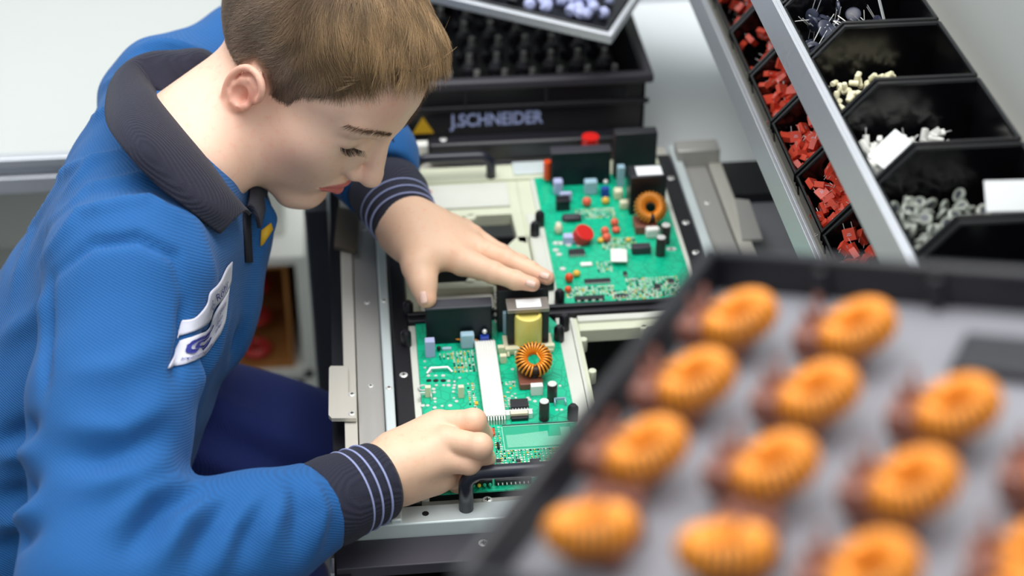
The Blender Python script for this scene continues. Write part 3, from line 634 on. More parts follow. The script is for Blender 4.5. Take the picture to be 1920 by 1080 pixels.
# placket with button strip down the chest
def on_shirt(px, off, half, matl, name, bvh=None, th=.002):
    V = []
    for x, y in px:
        for s in (-1, 0, 1):
            q, n_ = cast(bvS, x+s*half, y)
            if q is None: q, n_ = P(x+s*half, y, 1.55), -FW
            if n_@(CP-q) < 0: n_ = -n_
            V.append(q+n_*off)
    b = MB(); b.add(V, [(i*3+j, i*3+3+j, i*3+4+j, i*3+1+j) for i in range(len(px)-1) for j in range(2)]); o = b.build(name, matl, person, smooth='full'); s_ = o.modifiers.new('thick', 'SOLIDIFY'); s_.thickness = th; return o
on_shirt([(462, 398), (461, 415), (462, 435), (463, 455), (464, 475), (465, 492)], .002, 6, MT['placket'], 'button_placket')

# name patch
def patch(bottom, topc, name, nu=24, nv=6, off=.0022):
    bo = np.array(bottom, float); to = np.array(topc, float)
    def cv(A, u):
        t = u*(len(A)-1); i = min(int(t), len(A)-2); t -= i; p0, p1, p2, p3 = A[max(i-1, 0)], A[i], A[i+1], A[min(i+2, len(A)-1)]
        return .5*((2*p1)+(-p0+p2)*t+(2*p0-5*p1+4*p2-p3)*t*t+(-p0+3*p1-3*p2+p3)*t**3)
    def fn(u, v, o_=off):
        x, y = cv(bo, u)*(1-v)+cv(to, u)*v; q, n_ = cast(bvS, x, y)
        if q is None: return P(x, y, 1.5)
        if n_@(CP-q) < 0: n_ = -n_
        return q+n_*o_
    b = MB(); b.add([fn(i/nu, j/nv) for i in range(nu+1) for j in range(nv+1)], [(i*(nv+1)+j, (i+1)*(nv+1)+j, (i+1)*(nv+1)+j+1, i*(nv+1)+j+1) for i in range(nu) for j in range(nv)])
    o = b.build(name, MT['patch'], person, smooth='full'); s_ = o.modifiers.new('thick', 'SOLIDIFY'); s_.thickness = .001; return o, fn
np_, fnN = patch([(329, 633), (360, 622), (389, 602), (398, 577), (414, 560), (426, 540), (430, 524)], [(341, 600), (362, 597), (384, 572), (391, 548), (408, 530), (422, 502), (432, 490)], 'name_patch')
b = MB(); text_mb('G. Röhr', 1, lambda x, y: fnN(.40+x*.118, .28+y*.62, .0036), b); o = b.build('name_lettering', MT['ink'], np_, smooth=False)
lp, fnL = patch([(312, 691), (338, 686), (362, 677), (384, 662), (400, 640), (412, 622), (420, 600)], [(336, 640), (362, 630), (388, 616), (397, 592), (408, 572), (418, 556), (427, 536)], 'logo_patch')
b = MB()
for (k, wv) in ((1, .10), (.55, .07)):               # rounded open ring mark
    ring = []; 
    for i in range(30):
        a = math.radians(30+i*10.5); uu = .33+.20*k*math.copysign(abs(math.cos(a))**.6, math.cos(a)); vv = .60+.30*k*math.copysign(abs(math.sin(a))**.8, math.sin(a)); ring.append((uu, vv, .33+(.20*k-wv*.55)*math.copysign(abs(math.cos(a))**.6, math.cos(a)), .60+(.30*k-wv*1.2)*math.copysign(abs(math.sin(a))**.8, math.sin(a))))
    b.add([fnL(q[j], q[j+1], .0036) for q in ring for j in (0, 2)], [(2*i, 2*i+1, 2*i+3, 2*i+2) for i in range(len(ring)-1)])
for t_, u0, v0, sc_ in (('J. Schneider', .60, .78, .052), ('Elektro-', .60, .56, .052), ('technik', .60, .36, .052), ('Innovative Produkte', .14, .10, .052)):
    text_mb(t_, 1, lambda x, y: fnL(u0+x*sc_, v0+y*.2, .0036), b)
o = b.build('logo_mark', MT['ink'], lp, smooth=False)
# small yellow mark on the far breast
b = MB(); pts = []
for x, y in [(490, 432), (508, 418), (512, 430), (494, 458), (488, 462)]:
    q, n_ = cast(bvS, x, y)
    if q is not None: pts.append(q-FW*.002)
if len(pts) > 3:
    b.add(pts, [tuple(range(len(pts)))]); o = b.build('breast_emblem', MT['yell_print'], person); s_ = o.modifiers.new('thick', 'SOLIDIFY'); s_.thickness = .001

# trousers and shoes
HIPL = P(380, 830, 1.80); KR = P(480, 1130, 1.76); KL = P(760, 905, 1.90)
AR = np.array([KR[0]-.02, KR[1], .10]); AL = np.array([KL[0]+.04, KL[1], .10])
f = Fld(np.minimum(np.minimum(PV, AR), KR)-[.2, .2, .1], np.maximum(np.maximum(PV, AL), KL)+[.16, .2, .2], .009)
f.ell(PV+SP*-.02, (.17, .13, .14), .03, R=AX)
for H_, K_, A_ in ((HIPR, KR, AR), (HIPL, KL, AL)):
    H2 = H_.copy(); H2[2] = min(H2[2], .70); f.cone(H2, K_, .088, .066, .04).cone(K_, A_, .070, .050, .03)
V, Q = f.mesh(); V = smooth(V, Q, 2); N = vnormals(V, Q); V = V+N*(.006*np.sin(V@np.array([30, 18, 60])+3*np.sin(V@np.array([12, 20, 9]))))[:, None]
b = MB(); b.add(V, Q.tolist()); b.build('trousers', MT['trousers'], person, smooth='full')
for A_ in (AR, AL):
    f = Fld(A_-[.12, .09, .12], A_+[.26, .09, .06], .006); f.ell(A_+[.07, 0, -.055], (.14, .048, .038), .02); f.cone(A_+[0, 0, -.05], A_, .045, .042, .03)
    f.F = np.maximum(f.F, (.002-np.meshgrid(*f.ax, indexing='ij')[2]).astype(np.float32)); V, Q = f.mesh(); b = MB(); b.add(V, Q.tolist()); b.build('shoe', MT['black_matte'], person, smooth='full')
# stool under him
st = thing('stool', (PV[0], PV[1], 0), 'black round work stool under the man in blue', 'stool')
zt = min(PV[2]-.155, .45)
b = MB(); b.lathe((PV[0], PV[1], zt-.06), (0, 0, 1), [(.15, 0), (.18, .01), (.185, .04), (.17, .06), (.1, .064)], 32); b.build('seat', MT['black_matte'], st)
b = MB(); b.cyl((PV[0], PV[1], .06), (PV[0], PV[1], zt-.06), .025); b.build('column', MT['alu'], st)
b = MB()
for i in range(5): a = i*2*math.pi/5; b.tube([(PV[0], PV[1], .07), (PV[0]+.26*math.cos(a), PV[1]+.26*math.sin(a), .03)], [.022, .016], 8)
b.build('base', MT['black'], st)
# ------------------------------------------------------------------ room
def simple(name, matl, boxes, parent=None, bevel=0, **kw):
    b = MB()
    for a, c in boxes: b.mm(a, c)
    return b.build(name, matl, parent, bevel=bevel, **kw)
simple('floor', MT['floor'], [((-2.6, -2.2, -.05), (3.2, 3.6, 0))])['kind'] = 'structure'
simple('wall_back', MT['backwall'], [((-2.6, 3.5, 0), (3.2, 3.6, 2.9))])['kind'] = 'structure'
for nm_, a_, c_ in (('wall_left', (-2.7, -2.2, 0), (-2.6, 3.6, 2.9)), ('wall_right', (3.2, -2.2, 0), (3.3, 3.6, 2.9)), ('wall_front', (-2.7, -2.3, 0), (3.3, -2.2, 2.9))):
    simple(nm_, MT['backwall'], [(a_, c_)])['kind'] = 'structure'
simple('baseboard_back', MT['darkgrey'], [((-2.6, 3.485, 0), (3.2, 3.5, .08))])['kind'] = 'structure'

# bench the machine stands in
TZ = .75
bench = thing('workbench', (0.4, 1.5, 0), 'light grey laminate workbench carrying the black crate and the board machine', 'workbench')
simple('worktop', MT['grey_top'], [((-.055, 1.735, TZ-.03), (1.5, 2.22, TZ)), ((.415, .75, TZ-.03), (1.5, 1.735, TZ))], bench, .002)
simple('back_edge_profile', MT['alu'], [((-.055, 2.22, TZ-.035), (1.5, 2.235, TZ+.004))], bench)
for (x, y) in ((-.07, 1.76), (.12, 1.25), (1.45, 2.18), (1.45, .8)): simple('leg', MT['darkgrey'] if x < -.05 else MT['darkgrey'], [((x-.014, y-.014, 0), (x+.014, y+.014, TZ-.03))], bench, .003)
simple('under_cabinet', MT['white'], [((-.082, 1.82, .02), (.9, 2.15, TZ-.035))], bench, .002)
simple('base_tray', MT['dim'], [((-.03, 1.06, .66), (.415, 1.735, .675))], bench)
YE = G(700, 1046, .766)[1]-.012
simple('front_apron', MT['alu_pale'], [((-.052, YE+.002, .655), (.9, YE+.015, .748))], bench, .001)
simple('front_edge_profile', MT['alu'], [((-.054, YE-.004, .748), (.9, YE+.016, .766))], bench, .002)
b = MB(); b.lathe((-.044, YE+.003, .766), (0, 0, 1), [(.0022, 0), (.0022, .0008), (.001, .001)], 12); b.build('rivet', MT['silver'], bench)

# neighbouring white bench on the left and the things below it
nb = thing('neighbour_bench', (-1.1, 2.3, 0), 'white bench with aluminium edge profile behind the man', 'workbench')
simple('worktop', MT['white_top'], [((-2.3, 1.86, TZ-.03), (-.20, 3.48, TZ))], nb)
simple('edge_profile', MT['alu'], [((-2.3, 1.845, TZ-.012), (-.20, 1.862, TZ+.002)), ((-2.3, 1.850, TZ-.022), (-.20, 1.862, TZ-.014)), ((-2.3, 1.845, TZ-.048), (-.20, 1.862, TZ-.024))], nb, .002)
for x in (-2.2, -.95): simple('leg', MT['darkgrey'], [((x-.02, 1.95, 0), (x+.02, 1.99, TZ-.03))], nb)
simple('under_panel', MT['black_matte'], [((-2.25, 1.98, .38), (-.80, 2.0, TZ-.05))], nb)
b = MB(); b.tube([(-1.02, 1.93, .70), (-1.22, 1.93, .02)], .03, 4); b.build('brace', MT['slate'], nb)
wb = thing('wall_panel', (-1.2, 3.46, .76), 'plain white panel standing along the back of the neighbouring bench', 'panel')
simple('panel_sheet', MT['wall'], [((-2.5, 3.44, .75), (-.3, 3.46, 2.4))], wb)
simple('panel_rail', MT['alu'], [((-2.5, 3.43, .75), (-.3, 3.44, .79))], wb)

# low shelf with an open cardboard box of red spools
c0 = G(540, 640, .18)
sh = thing('low_shelf', (c0[0], 2.35, 0), 'low white shelf between the man and the grey bench leg', 'shelf')
simple('shelf_board', MT['white'], [((-.75, 2.19, .352), (-.11, 2.75, .366))], sh)
simple('shelf_board', MT['white'], [((-.75, 2.19, .135), (-.11, 2.75, .150))], sh)
for x_ in (-.125, -.76): simple('side_board', MT['white'], [((x_, 2.19, 0), (x_+.015, 2.75, .352))], sh)
cb = thing('cardboard_box', (-.40, 2.4, .15), 'open brown cardboard box on its side under the low white shelf', 'box')
simple('carton', MT['card'], [((-.65, 2.55, .154), (-.14, 2.56, .34)), ((-.65, 2.20, .154), (-.645, 2.55, .34)), ((-.145, 2.20, .154), (-.14, 2.55, .34)), ((-.65, 2.20, .34), (-.14, 2.56, .345)), ((-.65, 2.20, .150), (-.14, 2.56, .154))], cb)
sp0 = None
for r in range(3):
    for c in range(6):
        if sp0 is None:
            b = MB(); b.torus((0, 0, .010), (0, 0, 1), .016, .009, 20, 10); sp0 = b.build('red_spool', MT['pvc']); o = sp0
        else: o = sp0.copy(); COL.objects.link(o)
        o.location = (-.46+.052*c, 2.235+.055*r, .156+.024*r); o.rotation_euler = (0, 0, 0)
        tag(o, 'red ring spool in the open cardboard box at floor level', 'spool', 'red spools in the cardboard box')
bx = thing('storage_carton', (-.40, 2.4, .366), 'white carton standing on the low white shelf', 'box')
simple('carton', MT['white'], [((-.66, 2.25, .366), (-.14, 2.6, .50))], bx, .004); simple('lid_flap', MT['pale'], [((-.66, 2.25, .50), (-.14, 2.6, .504))], bx)

# ------------------------------------------------------------------ carrier machine
BZ = .80
mc = thing('conveyor_rails', (.15, 1.4, .60), 'brushed steel conveyor rails and plates framing the solder carrier', 'conveyor')
def screw(x, y, z, par, r=.004, mt='silver', n='screw'):
    b = MB(); b.lathe((x, y, z), (0, 0, 1), [(r, 0), (r, .0008), (r*.75, .0014)], 16); 
    o = b.build(n, MT[mt], par)
    m2 = MB(); m2.box((x, y, z+.0014), (r*1.0, r*.25, .0006)); m2.box((x, y, z+.0014), (r*.25, r*1.0, .0006)); m2.build('cross_recess', MT['black'], o, smooth=False)
    return o
# left side, running away from the camera
simple('outer_channel', MT['black'], [((-.050, 1.06, .70), (-.036, 1.70, .776))], mc)
simple('outer_flange', MT['steel2'], [((-.038, 1.100, .776), (-.026, 1.70, .797))], mc, .0008)
simple('steel_plate', MT['steel'], [((-.0252, 1.1, .775), (-.0005, 1.72, .793))], mc, .001)
simple('rail_strip', MT['alu_pale'], [((.0, 1.100, .775), (.0095, 1.72, .801))], mc, .0015)
simple('front_strip', MT['alu_pale'], [((-.03, 1.0985, .772), (.40, 1.1215, .797))], mc, .0015)
simple('front_plate', MT['slate'], [((-.048, 1.064, .755), (.42, 1.098, .782))], mc, .001)
simple('front_step', MT['darkgrey'], [((-.048, YE+.016, .750), (.42, 1.064, .772))], mc, .001)
for (x, y) in ((-.0125, 1.30), (-.0125, 1.44), (-.0125, 1.58), (-.0125, 1.17)): screw(x, y, .793, mc, .0028)
for (x, y) in ((.0048, 1.285), (.0048, 1.43), (.0048, 1.57), (.0048, 1.17)): screw(x, y, .801, mc, .0030)
screw(.078, 1.084, .782, mc, .0045); screw(.28, 1.084, .782, mc, .0045)
b = MB(); b.cyl((.030, 1.110, .7965), (.030, 1.110, .7973), .0030, seg=16); b.build('drilled_hole', MT['black'], mc)
# bracket plates
def bracket(px, z, matl, name='bracket'):
    pts = [G(x, y, z)[:2] for x, y in px]; b = MB(); b.prism([tuple(p) for p in pts][::-1], z-.004, z); return b.build(name, matl, mc, .0)
bk = bracket([(620, 686), (652, 686), (653, 735), (668, 738), (668, 784), (622, 784), (616, 778), (617, 690)], .803, MT['steel2'])
for x, y in ((660, 740), (660, 776)): q = G(x, y, .803); screw(q[0], q[1], .803, mc, .0034)
bracket([(633, 388), (676, 395), (668, 470), (626, 462)], .803, mat('bronze_plate', (122, 112, 96), .45, .6))
# right side rails
simple('steel_plate', MT['steel'], [((.3575, 1.1, .775), (.385, 1.72, .793))], mc, .001)
simple('rail_strip', MT['alu_pale'], [((.3465, 1.100, .775), (.357, 1.72, .801))], mc, .0015)
simple('outer_flange', MT['steel2'], [((.387, 1.1, .776), (.402, 1.70, .797))], mc, .001)
simple('outer_channel', MT['black'], [((.403, 1.06, .70), (.414, 1.70, .770))], mc)
bracket([(1378, 372), (1405, 375), (1430, 448), (1392, 448)], .800, MT['steel'])
for (x, y) in ((.371, 1.60), (.371, 1.48), (.371, 1.36)): screw(x, y, .793, mc, .0034)
simple('end_block', MT['steel'], [((.350, 1.68, .775), (.400, 1.705, .815))], mc, .002)
simple('rear_plate', MT['steel2'], [((-.03, 1.695, .765), (.345, 1.735, .790))], mc, .001)
# lowered grey shelf on the right with a dark slot behind
simple('recess_plate', MT['greyfloor'], [((.415, 1.0, .752), (.70, 1.655, .756))], mc)
simple('slot_bar', MT['black'], [((.40, 1.655, .752), (.62, 1.73, .768))], mc)
od = MB(); q = G(1489, 405, .757); od.cyl((q[0], q[1], .7561), (q[0], q[1], .759), .006, seg=20); tag(od.build('coral_bead', MT['coral']), 'small orange bead lying on grey recess left of the parts rack', 'bead')

# carrier with four cells
ca = thing('solder_carrier', (.18, 1.39, .775), 'black framed solder carrier with four pale cells holding two green boards', 'carrier')
simple('side_bar', MT['black'], [((.0115, 1.122, .785), (.0275, 1.70, .800))], ca, .0012)
simple('side_bar', MT['black'], [((.3285, 1.122, .785), (.3450, 1.70, .800))], ca, .0012)
simple('cross_bar', MT['black_matte'], [((.0275, 1.3895, .785), (.3285, 1.4005, .803))], ca, .0012)
simple('cross_bar_ridge', MT['black'], [((.0275, 1.3955, .803), (.3285, 1.4005, .807))], ca, .0008)
simple('front_bar', MT['steel'], [((.0, 1.1215, .785), (.36, 1.130, .7935))], ca, .001)
simple('rear_bar', MT['pale'], [((.028, 1.662, .785), (.33, 1.694, .800))], ca, .001)
simple('rear_ledge', MT['alu_pale'], [((.16, 1.668, .800), (.235, 1.694, .803))], ca, .0008)
simple('rear_cable_bar', MT['black'], [((.065, 1.700, .800), (.300, 1.722, .826))], ca, .004)
for (x, y, z) in ((.0195, 1.225, .800), (.0195, 1.305, .800), (.337, 1.49, .800), (.337, 1.55, .800), (.337, 1.645, .800), (.337, 1.41, .800)): screw(x, y, z, ca, .0040)
screw(.085, 1.126, .7935, ca, .0045)
def plate(name, polys, z0, z1, par, matl, bevel=.0008):
    b = MB()
    for p in polys: b.prism(p, z0, z1)
    return b.build(name, matl, par, bevel=bevel)
def R4(x0, y0, x1, y1): return [(x0, y0), (x1, y0), (x1, y1), (x0, y1)]
def tabs(pts, r=.004): return [[(x+r*math.cos(a*math.pi/6), y+r*math.sin(a*math.pi/6)) for a in range(12)] for x, y in pts]
# near left cell: margins around the first board
plate('cell_frame', [R4(.0275, 1.130, .0345, 1.388)], .782, .7985, ca, MT['pale_white']); plate('cell_frame', [R4(.175, 1.130, .189, 1.388)], .782, .7985, ca, MT['pale_white'])
# near right cell, empty
plate('cell_frame', [R4(.1895, 1.130, .197, 1.388), R4(.197, 1.366, .328, 1.388), R4(.315, 1.13, .328, 1.366), R4(.197, 1.13, .315, 1.145)]+tabs([(.199, 1.352), (.201, 1.300), (.262, 1.366), (.315, 1.33), (.199, 1.19)]), .782, .797, ca, MT['pale'])
simple('cell_lip', MT['pale_white'], [((.197, 1.378, .797), (.326, 1.387, .800)), ((.1895, 1.14, .797), (.1925, 1.385, .7995))], ca)
# far left cell, empty, ribbed opening
plate('cell_frame', [R4(.0275, 1.4005, .040, 1.662), R4(.162, 1.4005, .178, 1.662), R4(.04, 1.592, .162, 1.662), R4(.04, 1.4005, .162, 1.412),
      [(.162, 1.53), (.162, 1.592), (.150, 1.592), (.152, 1.535)], [(.100, 1.475), (.152, 1.545), (.165, 1.545), (.165, 1.44), (.158, 1.44)], [(.088, 1.46), (.098, 1.46), (.118, 1.50), (.108, 1.50)], R4(.04, 1.452, .162, 1.464), R4(.118, 1.40, .128, 1.46)]+tabs([(.105, 1.59)], .006), .782, .797, ca, MT['pale'])
simple('cell_lip', MT['pale_white'], [((.166, 1.41, .797), (.178, 1.585, .7995)), ((.04, 1.605, .797), (.15, 1.655, .800))], ca)
b = MB(); b.mm((.153, 1.470, .797), (.158, 1.505, .7978)); b.build('slot_inlay', MT['darkgrey'], ca)
simple('lower_pad', MT['white'], [((.04, 1.404, .786), (.118, 1.450, .790))], ca, .002)
plate('cell_frame', [R4(.178, 1.4005, .183, 1.662)], .782, .7985, ca, MT['pale_white']); plate('cell_frame', [R4(.3225, 1.4005, .3285, 1.662)], .782, .7985, ca, MT['pale_white'])
b = MB(); b.cyl((.086, 1.415, .790), (.086, 1.415, .802), .012, .011, 24); o = b.build('red_plug', MT['red'], ca); b = MB(); b.cyl((.086, 1.415, .8), (.086, 1.415, .8026), .002, seg=10); b.build('plug_hole', MT['black'], o); o.name = 'red_plug'
b = MB(); b.ball((.062, 1.640, .8012), (.003, .003, .0012)); b.build('red_dot', MT['red'], ca)
# hold-down clips
def clip(px, py, h=.016, r=.0052):
    q = G(px, py, .80); b = MB(); b.tube([(q[0], q[1], .797), (q[0], q[1], .80+h-.003), (q[0], q[1], .80+h)], [r, r, r*.6], 14); b.build('clip', MT['black'], ca, .0)
for a in ((1074, 785), (1048, 636), (1058, 615), (766, 590), (762, 645), (1012, 420), (1003, 440), (1030, 540), (1049, 568), (900, 640)): 
    if a[0] != 900: clip(*a)
# handles
def handle(x0, x1, y, z0, h, r, name='handle'):
    pts = [(x0, y, z0)]; rr = .014
    for i in range(7): a = math.pi-i*math.pi/12; pts.append((x0+rr+rr*math.cos(a), y, z0+h-rr+rr*math.sin(a)))
    for i in range(7): a = math.pi/2-i*math.pi/12; pts.append((x1-rr+rr*math.cos(a), y, z0+h-rr+rr*math.sin(a)))
    pts.append((x1, y, z0)); b = MB(); b.tube(pts, r, 18); return b.build(name, MT['rubber'], ca, smooth='full')
handle(.0655, .205, 1.113, .797, .040, .0064); handle(.048, .134, 1.668, .798, .030, .0055)
# white bar at the very back
q = G(770, 274, .80); simple('guide_strip', MT['white'], [((.018, 1.728, .79), (.068, 1.740, .812))], mc, .003); screw(.083, 1.712, .826, ca, .004)

# ------------------------------------------------------------------ circuit boards
def coil(R=.0118, r=.0056, turns=25, wire=.00105, gap=.16):
    """returns core and winding shapes, axis along local z, centre at origin; the wire leaves a gap at local -y"""
    c = MB(); c.torus((0, 0, 0), (0, 0, 1), R, r-wire, 40, 12, flat=1.1); wv = MB(); pts = []; n = turns*14
    for i in range(n+1):
        th = -math.pi/2+gap+(2*math.pi-2*gap)*i/n; ph = 2*math.pi*turns*i/n+math.pi
        rr = R+r*math.cos(ph); pts.append((rr*math.cos(th), rr*math.sin(th), 1.12*r*math.sin(ph)))
    wv.tube(pts, wire, 6); return c, wv
def place(mb, loc, R):
    mb.v = [v@np.array(R).T+np.array(loc) for v in mb.v]; return mb
def axisR(ax, roll_up=(0, 1, 0)):
    z = nrm(ax); y = np.array(roll_up, float); y = nrm(y-z*(y@z)); x = np.cross(y, z); return np.stack([x, y, z], 1)
coreM, windM = coil()
def pad_cloud(par, name, x0, y0, x1, y1, n, matl, s=(.0008, .0022), h=.0009, z=None, seed=1):
    g = np.random.default_rng(seed); b = MB(); z = BZ if z is None else z
    nx = max(2, int((x1-x0)/.0034)); ny = max(2, int((y1-y0)/.0030)); cells = [(i, j) for i in range(nx) for j in range(ny)]; g.shuffle(cells)
    for i, j in cells[:n]:
        cx = x0+(i+.5)*(x1-x0)/nx; cy = y0+(j+.5)*(y1-y0)/ny; a, c = g.uniform(*s, 2); mi = int(g.integers(0, len(matl))); b.box((cx, cy, z+h/2), (a, c, h), mi=mi)
        if g.random() < .6: b.box((cx+a*.9, cy, z+h*.3), (a*.5, c, h*.6), mi=0)
    return tag(b.build(name, matl, par, smooth=False), kind='stuff')
def up_box(par, name, px, py, w, d, h, matl, bevel=.0005, z=BZ, rot=0, dx=0):
    q = G(px, py, z); b = MB(); c, s = math.cos(rot), math.sin(rot); b.box((q[0]+dx, q[1]+d/2, z+h/2), (w, d, h), R=[[c, -s, 0], [s, c, 0], [0, 0, 1]]); return b.build(name, matl, par, bevel=bevel)
def elcap(par, px, py, r, h):
    q = G(px, py, BZ); b = MB(); b.lathe((q[0], q[1], BZ), (0, 0, 1), [(r*.95, 0), (r, .001), (r, .003), (r*.94, .0042), (r, .0052), (r, h-.001), (r*.93, h)], 24); o = b.build('electrolytic_capacitor', MT['capsleeve'], par)
    b = MB(); b.lathe((q[0], q[1], BZ+h), (0, 0, 1), [(r*.93, -.0002), (r*.86, .0006), (r*.2, .0007)], 24); b.build('can_top', MT['silver'], o); 
    return o
def disc(b, x, y, r, z=BZ, h=.0006, mi=0, sy=1, n=14):
    b.prism([(x+r*math.cos(a), y+sy*r*math.sin(a)) for a in np.arange(n)*2*np.pi/n], z, z+h, mi)
def ic(par, px, py, w, d, h, pins=0, name='chip', matl='black_matte'):
    q = G(px, py, BZ); b = MB(); b.box((q[0], q[1], BZ+h/2+.0004), (w, d, h)); o = b.build(name, MT[matl], par, bevel=.0003)
    if pins:
        p = MB()
        for i in range(pins):
            x = q[0]-w/2+(i+.5)*w/pins
            for s in (-1, 1): p.box((x, q[1]+s*(d/2+.0006), BZ+h*.4), (w/pins*.45, .0014, h*.7))
        p.build('pins', MT['silver'], o, smooth=False)
    return o
def hsink(par, x0, x1, y0, h, t, matl='navy_glass', lean=.0):
    b = MB(); b.add([(x0, y0, BZ), (x1, y0, BZ), (x1, y0+t, BZ), (x0, y0+t, BZ), (x0, y0+lean, BZ+h), (x1, y0+lean, BZ+h), (x1, y0+t+lean, BZ+h), (x0, y0+t+lean, BZ+h)], [(3, 2, 1, 0), (4, 5, 6, 7), (0, 1, 5, 4), (1, 2, 6, 5), (2, 3, 7, 6), (3, 0, 4, 7)])
    return b.build('heatsink', MT[matl], par, bevel=.0012)
def put_coil(par, ctr, ax, roll, plinth=None, dup_=None):
    R_ = axisR(ax, roll); c, wv = MB(), MB(); c.add(coreM.v[0]@R_.T+ctr, coreM.f); wv.add(windM.v[0]@R_.T+ctr, windM.f)
    o = c.build('coil_core', MT['core'], par, smooth='full'); q = wv.build('copper_winding', MT['copper'], o, smooth='full')
    return o
BX0, BY0, BW, BL = .0345, 1.131, .1405, .257
def board_base(loc, label, corner_cut=True):
    t = thing('circuit_board', loc, label, 'circuit board', 'green power boards in the carrier'); del t['group']
    x, y = loc[0], loc[1]; b = MB(); b.prism([(x, y), (x+BW, y), (x+BW, y+BL-.012), (x+BW-.006, y+BL), (x, y+BL)], BZ-.0016, BZ); b.build('board', MT['green'], t); return t
A = board_base((BX0, BY0, BZ), 'green circuit board under the hands, with white flat connector and yellow wound transformer')
# heatsinks
hsink(A, .044, .1085, 1.352, .040, .010, lean=.003); hsink(A, .1150, .1655, 1.366, .050, .014, 'black_matte')
simple('heatsink_cap', MT['darkgrey'], [((.0435, 1.353, BZ+.040), (.1090, 1.368, BZ+.0425))], A, .0008)
b = MB()
for z in (.010, .018, .026, .034, .042): b.ball((.1135, 1.372, BZ+z), (.0016, .003, .0016), 8, 6)
b.build('heatsink_rivets', MT['silver'], A)
# blocks standing before the heatsink
up_box(A, 'lavender_capacitor', 807, 671, .0095, .008, .019, MT['lav']); up_box(A, 'pale_blue_capacitor', 877, 655, .0135, .008, .017, MT['sky'], .0015)
up_box(A, 'transistor', 841, 640, .0100, .004, .014, MT['black']); up_box(A, 'blue_trimmer', 909, 650, .0085, .006, .011, MT['blue'])
b = MB(); q = G(909, 646, BZ); b.ball((q[0], q[1]+.001, BZ+.015), .0026); b.build('mounting_screw', MT['silver'], A); up_box(A, 'blue_network', 838, 658, .009, .003, .003, MT['sky'])
b = MB(); q = G(823, 658, BZ); b.ball((q[0], q[1], BZ+.003), (.0022, .0022, .003)); b.build('small_diode', MT['black_gloss'], A)
b = MB(); p0 = G(826, 643, BZ); p1 = G(895, 645, BZ); b.tube([p0+[0, 0, .004], p0*.7+p1*.3+[0, .002, .005], p0*.3+p1*.7+[0, -.001, .004], p1+[0, 0, .005]], .0009, 6); b.build('jumper_wire', MT['copper'], A)
# white flat connector
p0 = G(889, 652, BZ); p1 = G(928, 786, BZ); b = MB(); x0, x1 = .0905, .1105; y0, y1 = 1.226, 1.343; z = BZ+.006; nrib = 8; wid = (x1-x0)/nrib
b.mm((x0, y0, z), (x1, y1, z+.0012))
for i in range(nrib): b.tube([(x0+(i+.5)*wid, y0, z+.0012), (x0+(i+.5)*wid, y1, z+.0012)], wid*.44, 8)
fc = b.build('flat_cable', MT['white'], A); b = MB()
for i in range(nrib):
    for (ya, yb) in ((y1, y1+.005), (y0, y0-.003)): b.tube([(x0+(i+.5)*wid, ya, z+.001), (x0+(i+.5)*wid, yb, z-.001), (x0+(i+.5)*wid, yb+(.001 if yb > ya else -.001), BZ)], .0007, 6)
o = b.build('cable_pins', MT['silver'], A)
# transformer
q = G(990, 668, BZ); tx, ty = .1425, 1.337; tr_ = MB(); tr_.mm((tx-.0200, ty, BZ+.006), (tx-.0135, ty+.018, BZ+.043)); tr_.mm((tx+.0135, ty, BZ+.006), (tx+.0200, ty+.018, BZ+.043)); T_ = tr_.build('transformer', MT['black_matte'], A, bevel=.0006)
b = MB(); b.mm((tx-.0205, ty-.001, BZ+.043), (tx+.0205, ty+.019, BZ+.0475)); o = b.build('core_yoke', MT['lam'], A, bevel=.0006); b = MB(); b.mm((tx-.011, ty+.002, BZ+.0475), (tx+.013, ty+.016, BZ+.0478)); b.build('rating_label', MT['label'], A)
b = MB(); n = 24; prof = [(.0132, .002), (.0135, .003), (.0135, .0365), (.0128, .0395), (.0100, .0402), (.0098, .0385), (.002, .038)]
b.lathe((tx, ty+.001, BZ+.001), (0, 0, 1), prof, 28); o = b.build('wound_bobbin', MT['yellow'], A)
b = MB(); b.mm((tx-.0235, ty-.011, BZ+.0045), (tx-.008, ty-.005, BZ+.0085)); b.mm((tx+.010, ty-.009, BZ+.0045), (tx+.0250, ty-.004, BZ+.0085)); b.mm((tx-.024, ty-.010, BZ+.001), (tx+.024, ty+.018, BZ+.0045))
for i in range(6): b.tube([(tx-.0205+i*.0072, ty-.009, BZ+.006), (tx-.0205+i*.0072, ty-.013, BZ+.001)], .0016, 8)
b.build('bobbin_feet', MT['cream'], A, bevel=.0005)
up_box(A, 'cream_capacitor', 940, 664, .0065, .005, .008, MT['cream']); up_box(A, 'cream_capacitor', 944, 682, .0065, .005, .009, MT['cream']); up_box(A, 'pale_blue_capacitor', 949, 628, .006, .006, .026, MT['sky'])
# toroid
cc = np.array([.1430, 1.292, BZ+.020]); put_coil(A, cc, (0, -.50, .87), (0, 1, .5))
b = MB(); b.mm((.1275, 1.271, BZ), (.1500, 1.300, BZ+.007)); b.build('coil_base', MT['brown'], A, bevel=.001); b = MB(); b.tube([(.143, 1.282, BZ+.006), (.143, 1.285, BZ+.014)], .0035, 8); b.build('coil_clip', MT['black'], A)
b = MB(); b.tube([cc+[.003, .002, .006], cc+[.006, -.006, .004], cc+[.007, -.012, -.004]], .0008, 6); b.build('loose_wire_end', MT['copper'], A)
up_box(A, 'relay', 1007, 742, .0115, .0060, .011, MT['white']); elcap(A, 1035, 750, .0048, .019); elcap(A, 1020, 786, .0048, .021)
up_box(A, 'cream_capacitor', 803, 746, .0055, .0045, .012, MT['cream']); up_box(A, 'cream_capacitor', 865, 747, .0055, .0045, .013, MT['cream'])
